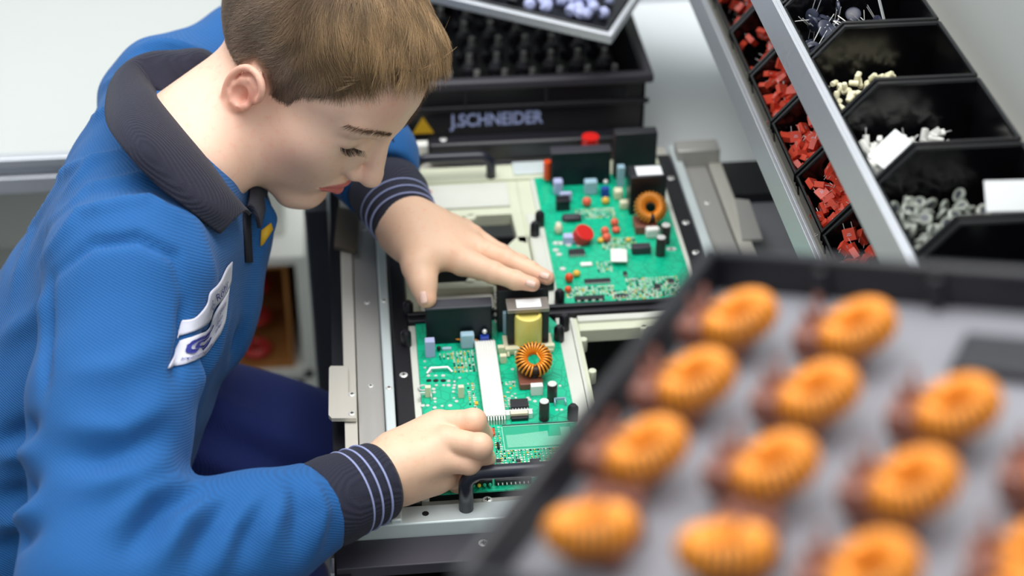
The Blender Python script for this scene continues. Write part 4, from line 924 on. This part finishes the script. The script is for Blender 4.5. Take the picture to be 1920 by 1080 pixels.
# glass bridge, holes, pads
b = MB(); q = G(824, 698, BZ); b.tube([(q[0]-.012, q[1]-.002, BZ+.001), (q[0]-.008, q[1]+.002, BZ+.004), (q[0]+.008, q[1]+.002, BZ+.004), (q[0]+.012, q[1]-.002, BZ+.001)], .0012, 8); b.build('wire_bridge', MT['silver'], A)
b = MB()
for x in (804, 817, 831): q = G(x, 714, BZ); disc(b, q[0], q[1], .0026, sy=.8)
b.build('slotted_holes', MT['black'], A, smooth=False)
b = MB()
for (x, y) in [(806, 697), (817, 705), (831, 705), (803, 705), (818, 723), (832, 723), (841, 723), (852, 723), (841, 715), (852, 716), (862, 709), (813, 730), (814, 736), (815, 748), (816, 754), (851, 728), (850, 735), (851, 747), (856, 753), (793, 761), (802, 761), (796, 678), (797, 690), (807, 692), (829, 762), (844, 761), (815, 765), (961, 693), (1050, 724), (990, 747), (993, 750), (1003, 753), (1044, 769), (1053, 769), (988, 760), (1015, 755), (970, 762)]:
    q = G(x, y, BZ); b = MB(); disc(b, q[0], q[1], rng.uniform(.0012, .0021)); b.build('solder_pad', MT['silver'], A, smooth=False)
b = MB(); q = G(793, 728, BZ); b.torus((q[0], q[1], BZ+.0004), (0, 0, 1), .004, .0010, 20, 6); b.build('ring_pad', MT['silver'], A)
def clampj(px, py, w_, par, matl='silver'):
    q = G(px, py, BZ); b = MB(); x, y = q[0], q[1]; b.mm((x-w_/2, y-.003, BZ), (x-w_/2+.0012, y+.003, BZ+.005)); b.mm((x+w_/2-.0012, y-.003, BZ), (x+w_/2, y+.003, BZ+.005)); b.mm((x-w_/2, y+.002, BZ+.003), (x+w_/2, y+.003, BZ+.006)); return b.build('fuse_clip', MT[matl], par, bevel=.0003)
clampj(798, 748, .012, A); clampj(1050, 758, .011, A, 'sky')
pc = [MT['silver'], MT['smd'], MT['smd'], MT['black_matte'], MT['amber']]
def GP(par, n, x0, y0, x1, y1, seed, mats=pc, **k):
    a = G(x0, y1, BZ); c = G(x1, y0, BZ); pad_cloud(par, 'surface_mount_parts', min(a[0], c[0]), a[1], max(a[0], c[0]), c[1], n, mats, seed=seed, **k)
GP(A, 70, 850, 657, 888, 700, 1); GP(A, 30, 822, 662, 850, 676, 2); GP(A, 60, 928, 715, 965, 790, 3); GP(A, 26, 880, 718, 889, 780, 4); GP(A, 200, 912, 800, 938, 868, 5, s=(.0006, .0017)); GP(A, 300, 938, 838, 1062, 872, 6, s=(.0006, .0018)); GP(A, 60, 895, 893, 1000, 902, 7)
b = MB(); q = G(909, 672, BZ)
for (x, y, c) in ((935, 757, 0), (893, 758, 0)): q = G(x, y, BZ); b.mm((q[0]-.0016, q[1]-.002, BZ), (q[0]+.0016, q[1]+.002, BZ+.002))
b.build('tantalum_chips', MT['amber'], A)
# connector and chip
ic(A, 974, 764, .0165, .012, .0055, 6, 'chip'); q = G(974, 786, BZ); simple('socket_shell', MT['silver'], [((q[0]-.0125, q[1], BZ), (q[0]-.0085, q[1]+.006, BZ+.006)), ((q[0]+.0085, q[1], BZ), (q[0]+.0125, q[1]+.006, BZ+.006)), ((q[0]-.013, q[1]+.006, BZ+.004), (q[0]+.013, q[1]+.0075, BZ+.006))], A, .0003)
simple('socket', MT['cream'], [((q[0]-.008, q[1]+.001, BZ+.001), (q[0]+.008, q[1]+.006, BZ+.006))], A, .0004); simple('socket_front', MT['black'], [((q[0]-.0078, q[1]-.003, BZ), (q[0]+.0078, q[1]+.001, BZ+.0035))], A, .0004)
b = MB(); q = G(926, 823, BZ); b.lathe((q[0], q[1]+.012, BZ+.002), (0, -1, 0), [(.0013, 0), (.0018, .0012), (.0013, .003), (.0013, .006), (.0018, .0078), (.0013, .009)], 12); b.build('orange_resistor', MT['orange'], A)
b = MB(); q = G(934, 838, BZ); b.cyl((q[0], q[1]+.004, BZ+.0015), (q[0], q[1]-.004, BZ+.0015), .0012, seg=10); b.build('small_diode', MT['black'], A)
# glossy window with outlines
wx0, wx1, wy0, wy1 = .1065, .1690, 1.184, 1.217
b = MB(); b.mm((wx0, wy0, BZ), (wx1, wy1, BZ+.0006)); b.build('gloss_window', MT['green_gloss'], A)
simple('window_outline', mat('pale_silkscreen', (150, 214, 190), .4), [((wx0-.001, wy0-.0008, BZ+.0006), (wx1, wy0, BZ+.0012)), ((wx0-.0012, wy0, BZ+.0006), (wx0-.0004, wy1, BZ+.0012)), ((wx0, wy1, BZ+.0006), (wx1+.004, wy1+.0008, BZ+.0012))], A)
b = MB(); b.prism([(wx0+.002, wy0+.003), (wx1-.001, wy0+.003), (wx1-.001, wy0+.028), (wx1-.010, wy0+.028), (wx1-.010, wy0+.016), (wx1-.022, wy0+.016), (wx1-.022, wy0+.024), (wx0+.010, wy0+.021), (wx0+.002, wy0+.021)], BZ+.0006, BZ+.0009); b.build('window_ground_plane', mat('tinned_plane', (120, 200, 170), .35, .3, noise=.2, nscale=900), A, smooth=False)
simple('break_groove', MT['darkgrey'], [((.1065, 1.2195, BZ), (.172, 1.2202, BZ+.0008))], A)
for (x, y, w_, d_) in ((935, 866, .0042, .004), (972, 866, .0040, .0036), (1003, 868, .0085, .008), (916, 826, .003, .004)): ic(A, x, y, w_, d_, .0016, 4)
# front row: four leds, black header
q = G(905, 912, BZ); simple('led_holder', MT['black'], [((.0715, 1.137, BZ), (.0905, 1.146, BZ+.007))], A, .0004); 
for i in range(4):
    b = MB(); b.ball((.0738+i*.0048, 1.1355, BZ+.003), (.0018, .002, .0018), 10, 8); b.build('yellow_led' if i == 1 else 'green_led', MT['led_y' if i == 1 else 'led_g'], A)
simple('pin_header', MT['black'], [((.0930, 1.137, BZ), (.1250, 1.146, BZ+.006))], A, .0004); b = MB()
for i in range(8): b.tube([(.0955+i*.0038, 1.1375, BZ+.003), (.0955+i*.0038, 1.1345, BZ+.003)], .0006, 6)
b.build('header_pins', MT['silver'], A)

# second board, further back on the right
B0 = (.1825, 1.4035, BZ)
B = board_base(B0, 'green circuit board at far right of the carrier, with large red cap and black transformer')
hsink(B, .2000, .2665, 1.640, .040, .010, lean=.003); hsink(B, .2720, .3200, 1.650, .058, .014, 'black_matte'); simple('heatsink_cap', MT['slate'], [((.1995, 1.641, BZ+.040), (.2670, 1.656, BZ+.0425))], B, .0008)
b = MB(); b.cyl((.1965, 1.652, BZ+.004), (.1965, 1.652, BZ+.026), .0045, seg=16); b.build('orange_capacitor', MT['orange'], B)
b = MB(); b.cyl((.250, 1.690, BZ), (.250, 1.690, BZ+.034), .010, seg=20); b.build('red_cap', MT['red'], B)
up_box(B, 'lavender_capacitor', 1047, 367, .0105, .010, .018, MT['lav'], .002); up_box(B, 'relay', 1056, 396, .015, .012, .013, MT['black']); up_box(B, 'relay_lid', 1061, 381, .014, .005, .013, MT['lav'], .002)
up_box(B, 'pale_blue_capacitor', 1108, 366, .0145, .009, .017, MT['sky'], .0015); up_box(B, 'blue_trimmer', 1135, 370, .009, .006, .011, MT['blue']); b = MB(); q = G(1135, 362, BZ); b.ball((q[0], q[1], BZ+.0145), .0028); b.build('mounting_screw', MT['silver'], B)
up_box(B, 'pale_blue_capacitor', 1164, 352, .008, .008, .026, MT['sky']); up_box(B, 'cream_capacitor', 1160, 376, .010, .010, .012, MT['cream'], .002); up_box(B, 'cream_capacitor', 1171, 394, .010, .008, .010, MT['cream'], .002)
up_box(B, 'transformer', 1213, 402, .0395, .026, .048, MT['black'], .001); q = G(1213, 402, BZ); simple('rating_label', MT['label'], [((q[0]-.012, q[1]+.003, BZ+.048), (q[0]+.016, q[1]+.022, BZ+.0484))], B); simple('core_front', MT['slate'], [((q[0]-.011, q[1]-.002, BZ+.012), (q[0]+.011, q[1], BZ+.022))], B)
cc = G(1219, 428, BZ); cc[1] += .004; cc[2] = BZ+.024; put_coil(B, cc, (0, -.72, .70), (0, 1, .5)); b = MB(); b.mm((cc[0]-.018, cc[1]-.016, BZ), (cc[0]+.006, cc[1]+.008, BZ+.010)); b.build('coil_base', MT['brown'], B, bevel=.001)
b = MB(); q = G(1094, 452, BZ); b.cyl((q[0]-.003, q[1], BZ+.004), (q[0]+.001, q[1]-.004, BZ+.014), .0105, seg=28); b.build('round_red_cap', MT['red'], B, bevel=.001)
simple('cap_socket', MT['lav'], [((q[0]-.022, q[1]-.005, BZ), (q[0]-.008, q[1]+.004, BZ+.009))], B, .001); up_box(B, 'dark_cylinder', 1073, 418, .022, .010, .007, MT['slate'], .003); b = MB(); q = G(1047, 438, BZ); b.ball((q[0], q[1], BZ+.006), (.0045, .0045, .007)); b.build('bead_capacitor', MT['cream'], B)
for (x, y, r, h, k) in [(1100, 386, .0052, .009, 0), (1135, 382, .0045, .007, 1), (1134, 440, .0045, .008, 0), (1152, 424, .0045, .008, 0), (1155, 436, .0045, .006, 0), (1137, 452, .005, .008, 0), (1126, 455, .0035, .005, 1), (1067, 529, .0045, .009, 2), (1065, 548, .0036, .006, 2), (1081, 518, .004, .006, 1), (1178, 452, .003, .003, 1)]:
    q = G(x, y, BZ); b = MB(); b.ball((q[0], q[1], BZ+h*.6), (r, r, h*.6), 14, 10); b.build(('coral_capacitor', 'amber_capacitor', 'orange_capacitor')[k], MT[('coral', 'amber', 'orange')[k]], B)
b = MB(); b.box((0, 0, 0), (.017, .024, .0018)); q = G(1160, 488, BZ); place(b, (q[0], q[1], BZ+.006), [[1, .12, 0], [-.12, 1, 0], [0, 0, 1]]); b.build('white_tag', MT['white'], B, bevel=.0006); up_box(B, 'white_pill', 1100, 501, .0125, .006, .003, MT['white'], .001)
ic(B, 1081, 477, .017, .009, .004, 7); ic(B, 1120, 529, .027, .006, .0025, 14); up_box(B, 'relay', 1203, 478, .020, .010, .009, MT['slate'], .001); up_box(B, 'cap_clear', 1198, 478, .011, .004, .008, MT['cream'], .001)
up_box(B, 'white_block', 1224, 448, .015, .008, .012, MT['white'], .002); elcap(B, 1238, 478, .0052, .022); elcap(B, 1247, 455, .0052, .022)
for (x, y, w_, d_) in ((1232, 540, .006, .007), (1258, 530, .006, .006), (1165, 557, .014, .002), (1105, 562, .030, .006), (1172, 516, .004, .006)): ic(B, x, y, w_, d_, .003, 4)
GP(B, 120, 1080, 390, 1150, 412, 21); GP(B, 140, 1130, 445, 1190, 470, 22); GP(B, 260, 1180, 518, 1270, 560, 23); GP(B, 100, 1062, 535, 1150, 560, 24); GP(B, 60, 1120, 490, 1145, 512, 25); GP(B, 80, 1150, 540, 1230, 572, 26)
b = MB()
for (x, y) in [(1042, 457), (1051, 457), (1042, 470), (1055, 505), (1048, 478), (1066, 460), (1085, 460), (1255, 468), (1262, 468), (1240, 460), (1047, 420), (1060, 415)]: q = G(x, y, BZ); b = MB(); disc(b, q[0], q[1], .0032, h=.001); b.build('solder_pad', MT['silver'], B, smooth=False)
# ------------------------------------------------------------------ parts rack with black bins
rk = thing('parts_rack', (.5, 1.3, TZ), 'white two-tier parts rack with aluminium front rails at right edge', 'rack')
simple('back_panel', MT['white_top'], [((.505, .62, TZ), (.515, 2.02, 1.62))], rk)
simple('side_support', MT['alu'], [((.485, 2.00, TZ), (.505, 2.015, 1.19))], rk)
simple('lower_shelf', MT['steel2'], [((.372, .62, .968), (.505, 2.0, .971))], rk)
simple('upper_shelf', MT['steel2'], [((.360, .62, 1.128), (.505, 2.0, 1.131))], rk)
simple('front_rail', MT['alu'], [((.368, .62, .966), (.3715, 2.0, .999)), ((.3715, .62, .995), (.3745, 2.0, .999))], rk, .0006)
simple('front_rail', MT['alu'], [((.355, .62, 1.122), (.3585, 2.0, 1.158)), ((.3585, .62, 1.154), (.362, 2.0, 1.158))], rk, .0006)
def bin_shape():
    """open-fronted picking bin; front towards -x, standing on z=0, centre of the width at y=0"""
    L, W, H, t = .102, .0965, .052, .0016; x0, x1 = -L/2, L/2
    prof = [(x0+.004, 0), (x1, 0), (x1+.002, H), (x0+.024, H), (x0, H*.45)]
    b = MB()
    for s in (-1, 1):
        y = s*(W/2-.004); q = [(x, y-s*0, z) for x, z in prof]; q2 = [(x, y+s*t, z) for x, z in prof]
        n = 5; b.add(q+q2, [tuple(range(n))[::-1], tuple(range(n, 2*n))]+[(i, (i+1) % n, n+(i+1) % n, n+i) for i in range(n)])
    b.mm((x0+.004, -W/2+.004, 0), (x1, W/2-.004, t)); b.mm((x1-t, -W/2+.004, 0), (x1+.001, W/2-.004, H))
    b.add([(x0+.004, -W/2+.004, 0), (x0+.004, W/2-.004, 0), (x0, W/2-.004, H*.45), (x0, -W/2+.004, H*.45), (x0+.0058, -W/2+.004, 0), (x0+.0058, W/2-.004, 0), (x0+.0018, W/2-.004, H*.45), (x0+.0018, -W/2+.004, H*.45)], [(3, 2, 1, 0), (4, 5, 6, 7), (2, 3, 7, 6), (0, 1, 5, 4)])
    r = MB()
    for s in (-1, 1):
        y = s*(W/2-.0018); r.tube([(x1, y, H), (x0+.024, y, H), (x0, y, H*.45), (x0+.001, y, H*.30)], [.0024]*4, 8)
    r.tube([(x0, -W/2+.002, H*.45), (x0, W/2-.002, H*.45)], .0022, 8); r.tube([(x1, -W/2+.002, H), (x1, W/2-.002, H)], .0024, 8)
    return b, r
bsh, brm = bin_shape(); shell_o = None
def put_bin(x, y, z, label, group, pitch=0):
    global shell_o
    if shell_o is None:
        t = bpy.data.objects.new('picking_bin', None); COL.objects.link(t); t.location = (x, y, z)
        bsh.build('bin_shell', MT['black_gloss'], t, local=True, smooth=False, bevel=.0004); brm.build('bin_rim', MT['black_gloss'], t, local=True); shell_o = t
    else: t = copy_tree(shell_o); t.location = (x, y, z)
    return tag(t, label, 'bin', group)
def heap(src, n, x, y, z, label, cat, group, sx=.036, sy=.036, h=.018, base=.004, front=0, first=None, flat=False):
    out = []; g = rng
    for i in range(n):
        o = src if (i == 0 and first) else src.copy()
        if o is not src: COL.objects.link(o)
        u, v = g.uniform(-1, 1, 2); hh = h*(1-.55*(u*u))*(.75+.35*v) if not flat else h
        o.location = (x+u*sx-front, y+v*sy, z+base+hh*g.random()**.5)
        o.rotation_euler = (g.uniform(0, 6.28), g.uniform(-.9, .9), g.uniform(0, 6.28)) if not flat else (g.uniform(-.4, .4), g.uniform(-.4, .4), g.uniform(0, 6.28))
        tag(o, label, cat, group); out.append(o)
    return out
def proto(b, name, mats, **k): return b.build(name, mats, None, **k)
b = MB(); b.box((0, 0, 0), (.0108, .0054, .0104)); b.box((0, -.00275, .0005), (.0042, .0001, .0006), mi=1); b.box((0, -.00275, -.001), (.0030, .0001, .0006), mi=1)
for s in (-1, 1): b.tube([(s*.0036, 0, -.0047), (s*.0036, 0, -.0105)], .00035, 5, mi=2)
redcap = proto(b, 'box_capacitor', [MT['redcap'], MT['patch'], MT['silver']], bevel=.0005)
ORD = ['nearest', 'second', 'third', 'fourth', 'fifth', 'sixth', 'seventh']
ZL, ZU = .9715, 1.1315; first = True
for k in range(7):
    y = 1.165+.1*k; xb = .437
    put_bin(xb, y, ZL, ('black bin of red box capacitors, %s from the near end of the lower rack row' % ORD[k]), 'black bins on the lower rack shelf')
    n = [24, 78, 66, 50, 34, 26, 20][k]
    heap(redcap, n, xb, y, ZL, 'red box capacitor heaped in the %s bin of the lower rack row' % ORD[k], 'capacitor', 'red capacitors in the %s lower bin' % ORD[k], h=.036, front=.0165, sx=.0265, sy=.037, base=.007, first=first); first = False
# upper row
b = MB(); b.lathe((0, 0, -.0018), (0, 0, 1), [(.005, 0), (.0068, .0008), (.0068, .0028), (.005, .0036)], 16); b.box((0, 0, .0019), (.005, .0012, .0002), mi=1)
for s in (-1, 1): b.tube([(s*.0025, -.0055, 0), (s*.003, -.020, .001)], .00035, 5, mi=1)
d_disc = proto(b, 'disc_varistor', [MT['disc'], MT['silver']])
b = MB(); b.lathe((0, 0, -.004), (0, 0, 1), [(.0018, 0), (.0024, .0008), (.0024, .007), (.0018, .008)], 10); d_bead = proto(b, 'ivory_sleeve', MT['bead'])
b = MB(); b.box((0, 0, 0), (.0045, .0115, .0035)); b.tube([(0, .0057, 0), (0, .0115, 0)], .0004, 5, mi=1); d_cer = proto(b, 'ceramic_resistor', [MT['white'], MT['silver']], bevel=.0004)
b = MB(); b.torus((0, 0, 0), (0, 0, 1), .0042, .0016, 16, 8); b.cyl((0, 0, -.001), (0, 0, .001), .0035, seg=14, mi=1); d_clr = proto(b, 'clear_washer', [MT['glass'], MT['darkgrey']])
UX = .415
put_bin(UX, 1.385, ZU, 'black bin at far end of the upper rack row, behind the dark disc bin', 'black bins on the upper rack shelf')
for k, (y, lab) in enumerate([(1.285, 'black bin of dark disc varistors with long leads in the upper rack row'), (1.185, 'black bin holding a few ivory sleeves in the upper rack row'), (1.085, 'black bin of white ceramic resistors in the upper rack row'), (.985, 'black bin of clear washers with a white card in the upper rack row'), (.885, 'nearest black bin of the upper rack row, mostly hidden by the coil tray')]): put_bin(UX, y, ZU, lab, 'black bins on the upper rack shelf')
heap(d_disc, 56, UX, 1.285, ZU, 'dark blue disc varistor with wire leads in the upper rack row', 'varistor', 'dark disc varistors', h=.026, front=.006, first=True)
heap(d_bead, 110, UX, 1.190, ZU, 'small ivory sleeve lying in the second upper bin', 'sleeve', 'ivory sleeves', sx=.038, sy=.028, h=.012, front=.008, first=True)
heap(d_cer, 80, UX, 1.090, ZU, 'white ceramic resistor in the third upper bin', 'resistor', 'white ceramic resistors', sx=.036, sy=.028, h=.014, front=.006, first=True)
heap(d_clr, 80, UX, .988, ZU, 'clear washer in the bin with the white card', 'washer', 'clear washers', sx=.038, sy=.034, h=.014, front=.006, first=True)
heap(d_clr, 1, UX, .88, ZU, 'clear washer in the nearest upper bin', 'washer', 'clear washers in the nearest bin', h=.01)
def card(loc, rot, w_, d_, lab, cat='label card', m='label'):
    b = MB(); b.box((0, 0, 0), (w_, d_, .0006)); o = b.build('label_card', MT[m]); o.location = loc; o.rotation_euler = rot; return tag(o, lab, cat)
card((.437, .972, 1.178), (.8, .0, -.05), .034, .022, 'white label card propped in the bin of clear washers')
card((.388, 1.075, 1.156), (.3, -.5, .5), .030, .026, 'white paper card in front of the ceramic resistors')
card((.437, 1.290, 1.168), (1.2, .2, 1.2), .014, .026, 'narrow white card standing among the dark disc varistors')

# ------------------------------------------------------------------ crate with parts and the tray on top
cr = thing('storage_crate', (.10, 1.93, TZ), 'large black plastic crate with pale lettering behind the man', 'crate')
cx0, cx1, cy0, cy1, ch = -.11, .325, 1.765, 2.12, .125
t = .006
simple('crate_wall', MT['black'], [((cx0, cy0, TZ), (cx1, cy0+t, TZ+ch))], cr, .002); simple('crate_wall', MT['black'], [((cx0, cy1-t, TZ), (cx1, cy1, TZ+ch))], cr, .002)
simple('crate_wall', MT['black'], [((cx0, cy0, TZ), (cx0+t, cy1, TZ+ch))], cr, .002); simple('crate_wall', MT['black'], [((cx1-t, cy0, TZ), (cx1, cy1, TZ+ch))], cr, .002)
simple('crate_floor', MT['black'], [((cx0, cy0, TZ), (cx1, cy1, TZ+.006))], cr)
b = MB(); zr = TZ+ch; r_ = .008
for a_, c_ in (((cx0-r_, cy0-r_, zr-.012), (cx1+r_, cy0+.004, zr)), ((cx0-r_, cy1-.004, zr-.012), (cx1+r_, cy1+r_, zr)), ((cx0-r_, cy0, zr-.012), (cx0+.004, cy1, zr)), ((cx1-.004, cy0, zr-.012), (cx1+r_, cy1, zr))): b.mm(a_, c_)
b.build('crate_rim', MT['slate'], cr, bevel=.003)
simple('crate_rib', MT['black_matte'], [((cx0-.004, cy0-.004, zr-.040), (cx1+.004, cy0, zr-.034))], cr, .001)
for i in range(5): x = cx0+.03+i*.095; simple('crate_rib', MT['black_matte'], [((x, cy0-.004, zr-.034), (x+.004, cy0, zr-.012))], cr, .001)
b = MB(); P0 = (.095, cy0-.0012, TZ+.064); text_mb('J.SCHNEIDER', .0235, lambda x, y: (P0[0]+x*.80, P0[1], P0[2]+y), b, bold=.0006); b.build('crate_lettering', MT['text'], cr, smooth=False)
b = MB()
for (x, r2) in ((.062, .015), (.036, .010)):
    b.add([(x+r2*math.cos(a), cy0-.001, TZ+.064+r2*math.sin(a)) for a in (math.pi/2, math.pi/2+2.094, math.pi/2+4.189)], [(0, 2, 1)], 0)
b.build('warning_sign', MT['yell_print'], cr, smooth=False)
# upright parts standing in rows in the crate
b = MB(); b.lathe((0, 0, 0), (0, 0, 1), [(.012, 0), (.012, .008), (.007, .012), (.007, .030), (.010, .034), (.006, .040)], 14); b.lathe((0, 0, .040), (0, 0, 1), [(.004, 0), (.0035, .012)], 8, mi=1)
pt = b.build('coil_former', [MT['slate'], MT['steel']]); first = True
for j in range(7):
    for i in range(12):
        o = pt if first else pt.copy()
        if not first: COL.objects.link(o)
        first = False; o.location = (cx0+.035+i*.0335+(j % 2)*.006, cy0+.030+j*.045, TZ+.045); tag(o, 'small dark coil former standing in the rows inside the black crate', 'coil former', 'coil formers in the black crate')
simple('crate_insert', MT['black_matte'], [((cx0+.01, cy0+.01, TZ+.035), (cx1-.01, cy1-.01, TZ+.045))], cr)
# shallow aluminium-framed tray resting across the crate
ty0 = P(1146, 84, 1.93); ty1 = G(800, 24, ty0[2]); xa = ty0-ty1; xa[2] = 0; xa = nrm(xa); tr = thing('component_tray', ty0, 'aluminium framed black tray of clear parts lying across the black crate', 'tray')
zax = nrm([.02, -.10, .97]); xa = nrm(xa-zax*(xa@zax)); ya = np.cross(zax, xa); TR = np.stack([xa, ya, zax], 1)
def tl(x, y, z): return ty0+TR@np.array([x, y, z])
def tbox(name, m, a_, c_, bev=.001):
    b = MB(); a_ = np.array(a_); c_ = np.array(c_); b.box((0, 0, 0), c_-a_); place(b, tl(*((a_+c_)/2)), TR); return b.build(name, m, tr, bevel=bev)
tbox('front_frame', MT['alu'], (-.40, 0, 0), (0, .007, .012)); tbox('side_frame', MT['alu'], (-.007, .007, 0), (0, .30, .012)); tbox('side_frame', MT['alu'], (-.40, .007, 0), (-.393, .30, .012)); tbox('back_frame', MT['alu'], (-.40, .30, 0), (0, .307, .012))
tbox('tray_floor', MT['black'], (-.392, .012, -.004), (-.008, .30, .002)); tbox('inner_wall', MT['black'], (-.392, .007, .002), (-.008, .011, .014)); tbox('inner_wall', MT['black'], (-.012, .011, .002), (-.008, .30, .014))
for x in (-.13, -.25): tbox('divider', MT['black'], (x-.006, .02, .002), (x+.006, .30, .016))
b = MB(); b.lathe((0, 0, -.005), (0, 0, 1), [(.0055, 0), (.007, .002), (.007, .008), (.004, .011)], 12); clr = b.build('plastic_insert', MT['lav']); first = True
for cxx, lab, m2 in ((-.07, 'silvery plastic insert in the right compartment of the tray on the crate', 0), (-.19, 'silvery plastic insert in the middle compartment of the tray on the crate', 1)):
    for i in range(46):
        o = clr if first else clr.copy()
        if not first: COL.objects.link(o)
        first = False; o.location = tl(cxx+rng.uniform(-.045, .045), .020+rng.random()*.09, .010+.012*rng.random()); o.rotation_euler = rng.uniform(0, 3, 3); tag(o, lab, 'insert', 'plastic inserts, '+lab.split(' in ')[1])

# ------------------------------------------------------------------ foreground tray of copper coils
TO = np.array([.163, .623, 1.339]); TA = nrm([.835, -.511, .206]); TB = nrm([-.528, -.848, .037]); TN = nrm(np.cross(TB, TA)); TB = np.cross(TA, TN); PI_ = .055
TNs = TN if TN[2] > 0 else -TN; TB = TB if TB[1] < 0 else -TB
FRM = np.stack([TA, -TB, TNs], 1)                    # local x along the rows, y away from the camera, z up from the tray
def fl(i, j, z): return TO+TA*i*PI_+TB*j*PI_+TNs*z
ft = thing('coil_tray', fl(1.8, 2, -.022), 'black tray of copper wound coils close in the foreground, out of focus', 'tray')
I0, I1, J0, J1 = -.60, 4.6, -1.0, 3.66; ZF, ZR = -.017, .004
def fbox(name, m, i0, j0, i1, j1, z0, z1, bev=.001, par=None):
    b = MB(); b.box((0, 0, 0), ((i1-i0)*PI_, (j1-j0)*PI_, z1-z0)); place(b, fl((i0+i1)/2, (j0+j1)/2, (z0+z1)/2), FRM); return b.build(name, m, ft if par is None else par, bevel=bev)
fbox('tray_floor', MT['greyfloor'], I0, J0, I1, J1, ZF-.003, ZF)
for nm, a_ in (('tray_wall', (I0-.12, J0-.12, I0+.02, J1+.12)), ('tray_wall', (I1-.02, J0-.12, I1+.12, J1+.12)), ('tray_wall', (I0, J0-.12, I1, J0+.02)), ('tray_wall', (I0, J1-.02, I1, J1+.12))): fbox(nm, MT['black'], *a_, ZF-.012, ZR, .003)
for i in range(5): fbox('wall_rib', MT['black'], .35+i, J0+.02, .45+i, J0+.12, ZF, ZR-.004)
fbox('outer_skirt', MT['black_matte'], I0-.10, J0-.1, I0-.02, J1+.1, -.055, ZF-.01); fbox('outer_skirt', MT['black_matte'], I0-.1, J1+.02, I1, J1+.1, -.055, ZF-.01)
fbox('moulded_pocket', MT['black_matte'], 1.75, -.45, 3.2, .12, ZF, ZF+.006, .002)
# support for the tray
sb = thing('tray_stand', (fl(2, 2, 0)[0], fl(2, 2, 0)[1], 0), 'dark post stand carrying the coil tray', 'stand')
ctr = fl(2, 2, -.06); simple('post', MT['darkgrey'], [((ctr[0]-.03, ctr[1]-.03, .02), (ctr[0]+.03, ctr[1]+.03, ctr[2]-.02))], sb, .003); simple('foot', MT['darkgrey'], [((ctr[0]-.25, ctr[1]-.2, 0), (ctr[0]+.25, ctr[1]+.2, .02))], sb, .004)
b = MB(); b.box((0, 0, 0), (.16, .16, .012)); place(b, fl(2, 2, -.050), FRM); b.build('carrier_plate', MT['darkgrey'], sb)
# coils
coils = None
cells = [(0, 0), (1, 0), (0, 1), (1, 1), (2.05, 1), (0, 2), (1, 2), (2, 2), (3, 1.6), (3, 2.6), (0, 3), (1, 3), (2, 3), (3, 3.2)]
rowname = ['far', 'second', 'third', 'fourth', 'near']; colname = ['left', 'second', 'third', 'right']
for (i, j) in cells:
    if coils is None:
        coils = bpy.data.objects.new('toroid_coil', None); COL.objects.link(coils); R_ = axisR((-.24, -.10, .96), (.9, -.1, .3))
        c, wv = MB(), MB(); sc_ = 1.02; c.add(coreM.v[0]*sc_@R_.T, coreM.f); wv.add(windM.v[0]*sc_@R_.T, windM.f)
        q = c.build('coil_core', MT['core'], coils, local=True, smooth='full'); wv.build('copper_winding', MT['copper'], q, local=True, smooth='full')
        b = MB(); b.box((-.010, -.001, -.0125), (.026, .024, .014)); b.box((-.020, -.002, -.004), (.012, .024, .012)); b.build('coil_base', MT['brown'], coils, local=True, bevel=.002); o = coils
        b = MB(); b.tube([(-.018, .004, .002), (-.020, .010, .010)], .0016, 8); b.tube([(-.018, -.004, .002), (-.021, -.004, .011)], .0016, 8); b.build('coil_lead', MT['brown'], coils, local=True)
    else: o = copy_tree(coils)
    Rm = Matrix([list(r) for r in FRM]); turn = rng.uniform(-.12, .12)+(0 if j < 3 or i > 1 else -1.7)
    o.rotation_euler = (Rm@Matrix.Rotation(turn, 3, 'Z')).to_euler(); o.location = Vector(fl(i, j, 0))
    jj = min(int(round(j)), 4)
    tag(o, 'copper ring coil, %s from left in the %s row of the foreground tray' % (['first', 'second', 'third', 'fourth'][min(int(round(i)), 3)], rowname[jj] if j == jj else rowname[jj]+' offset'), 'coil', 'copper coils in the foreground tray')
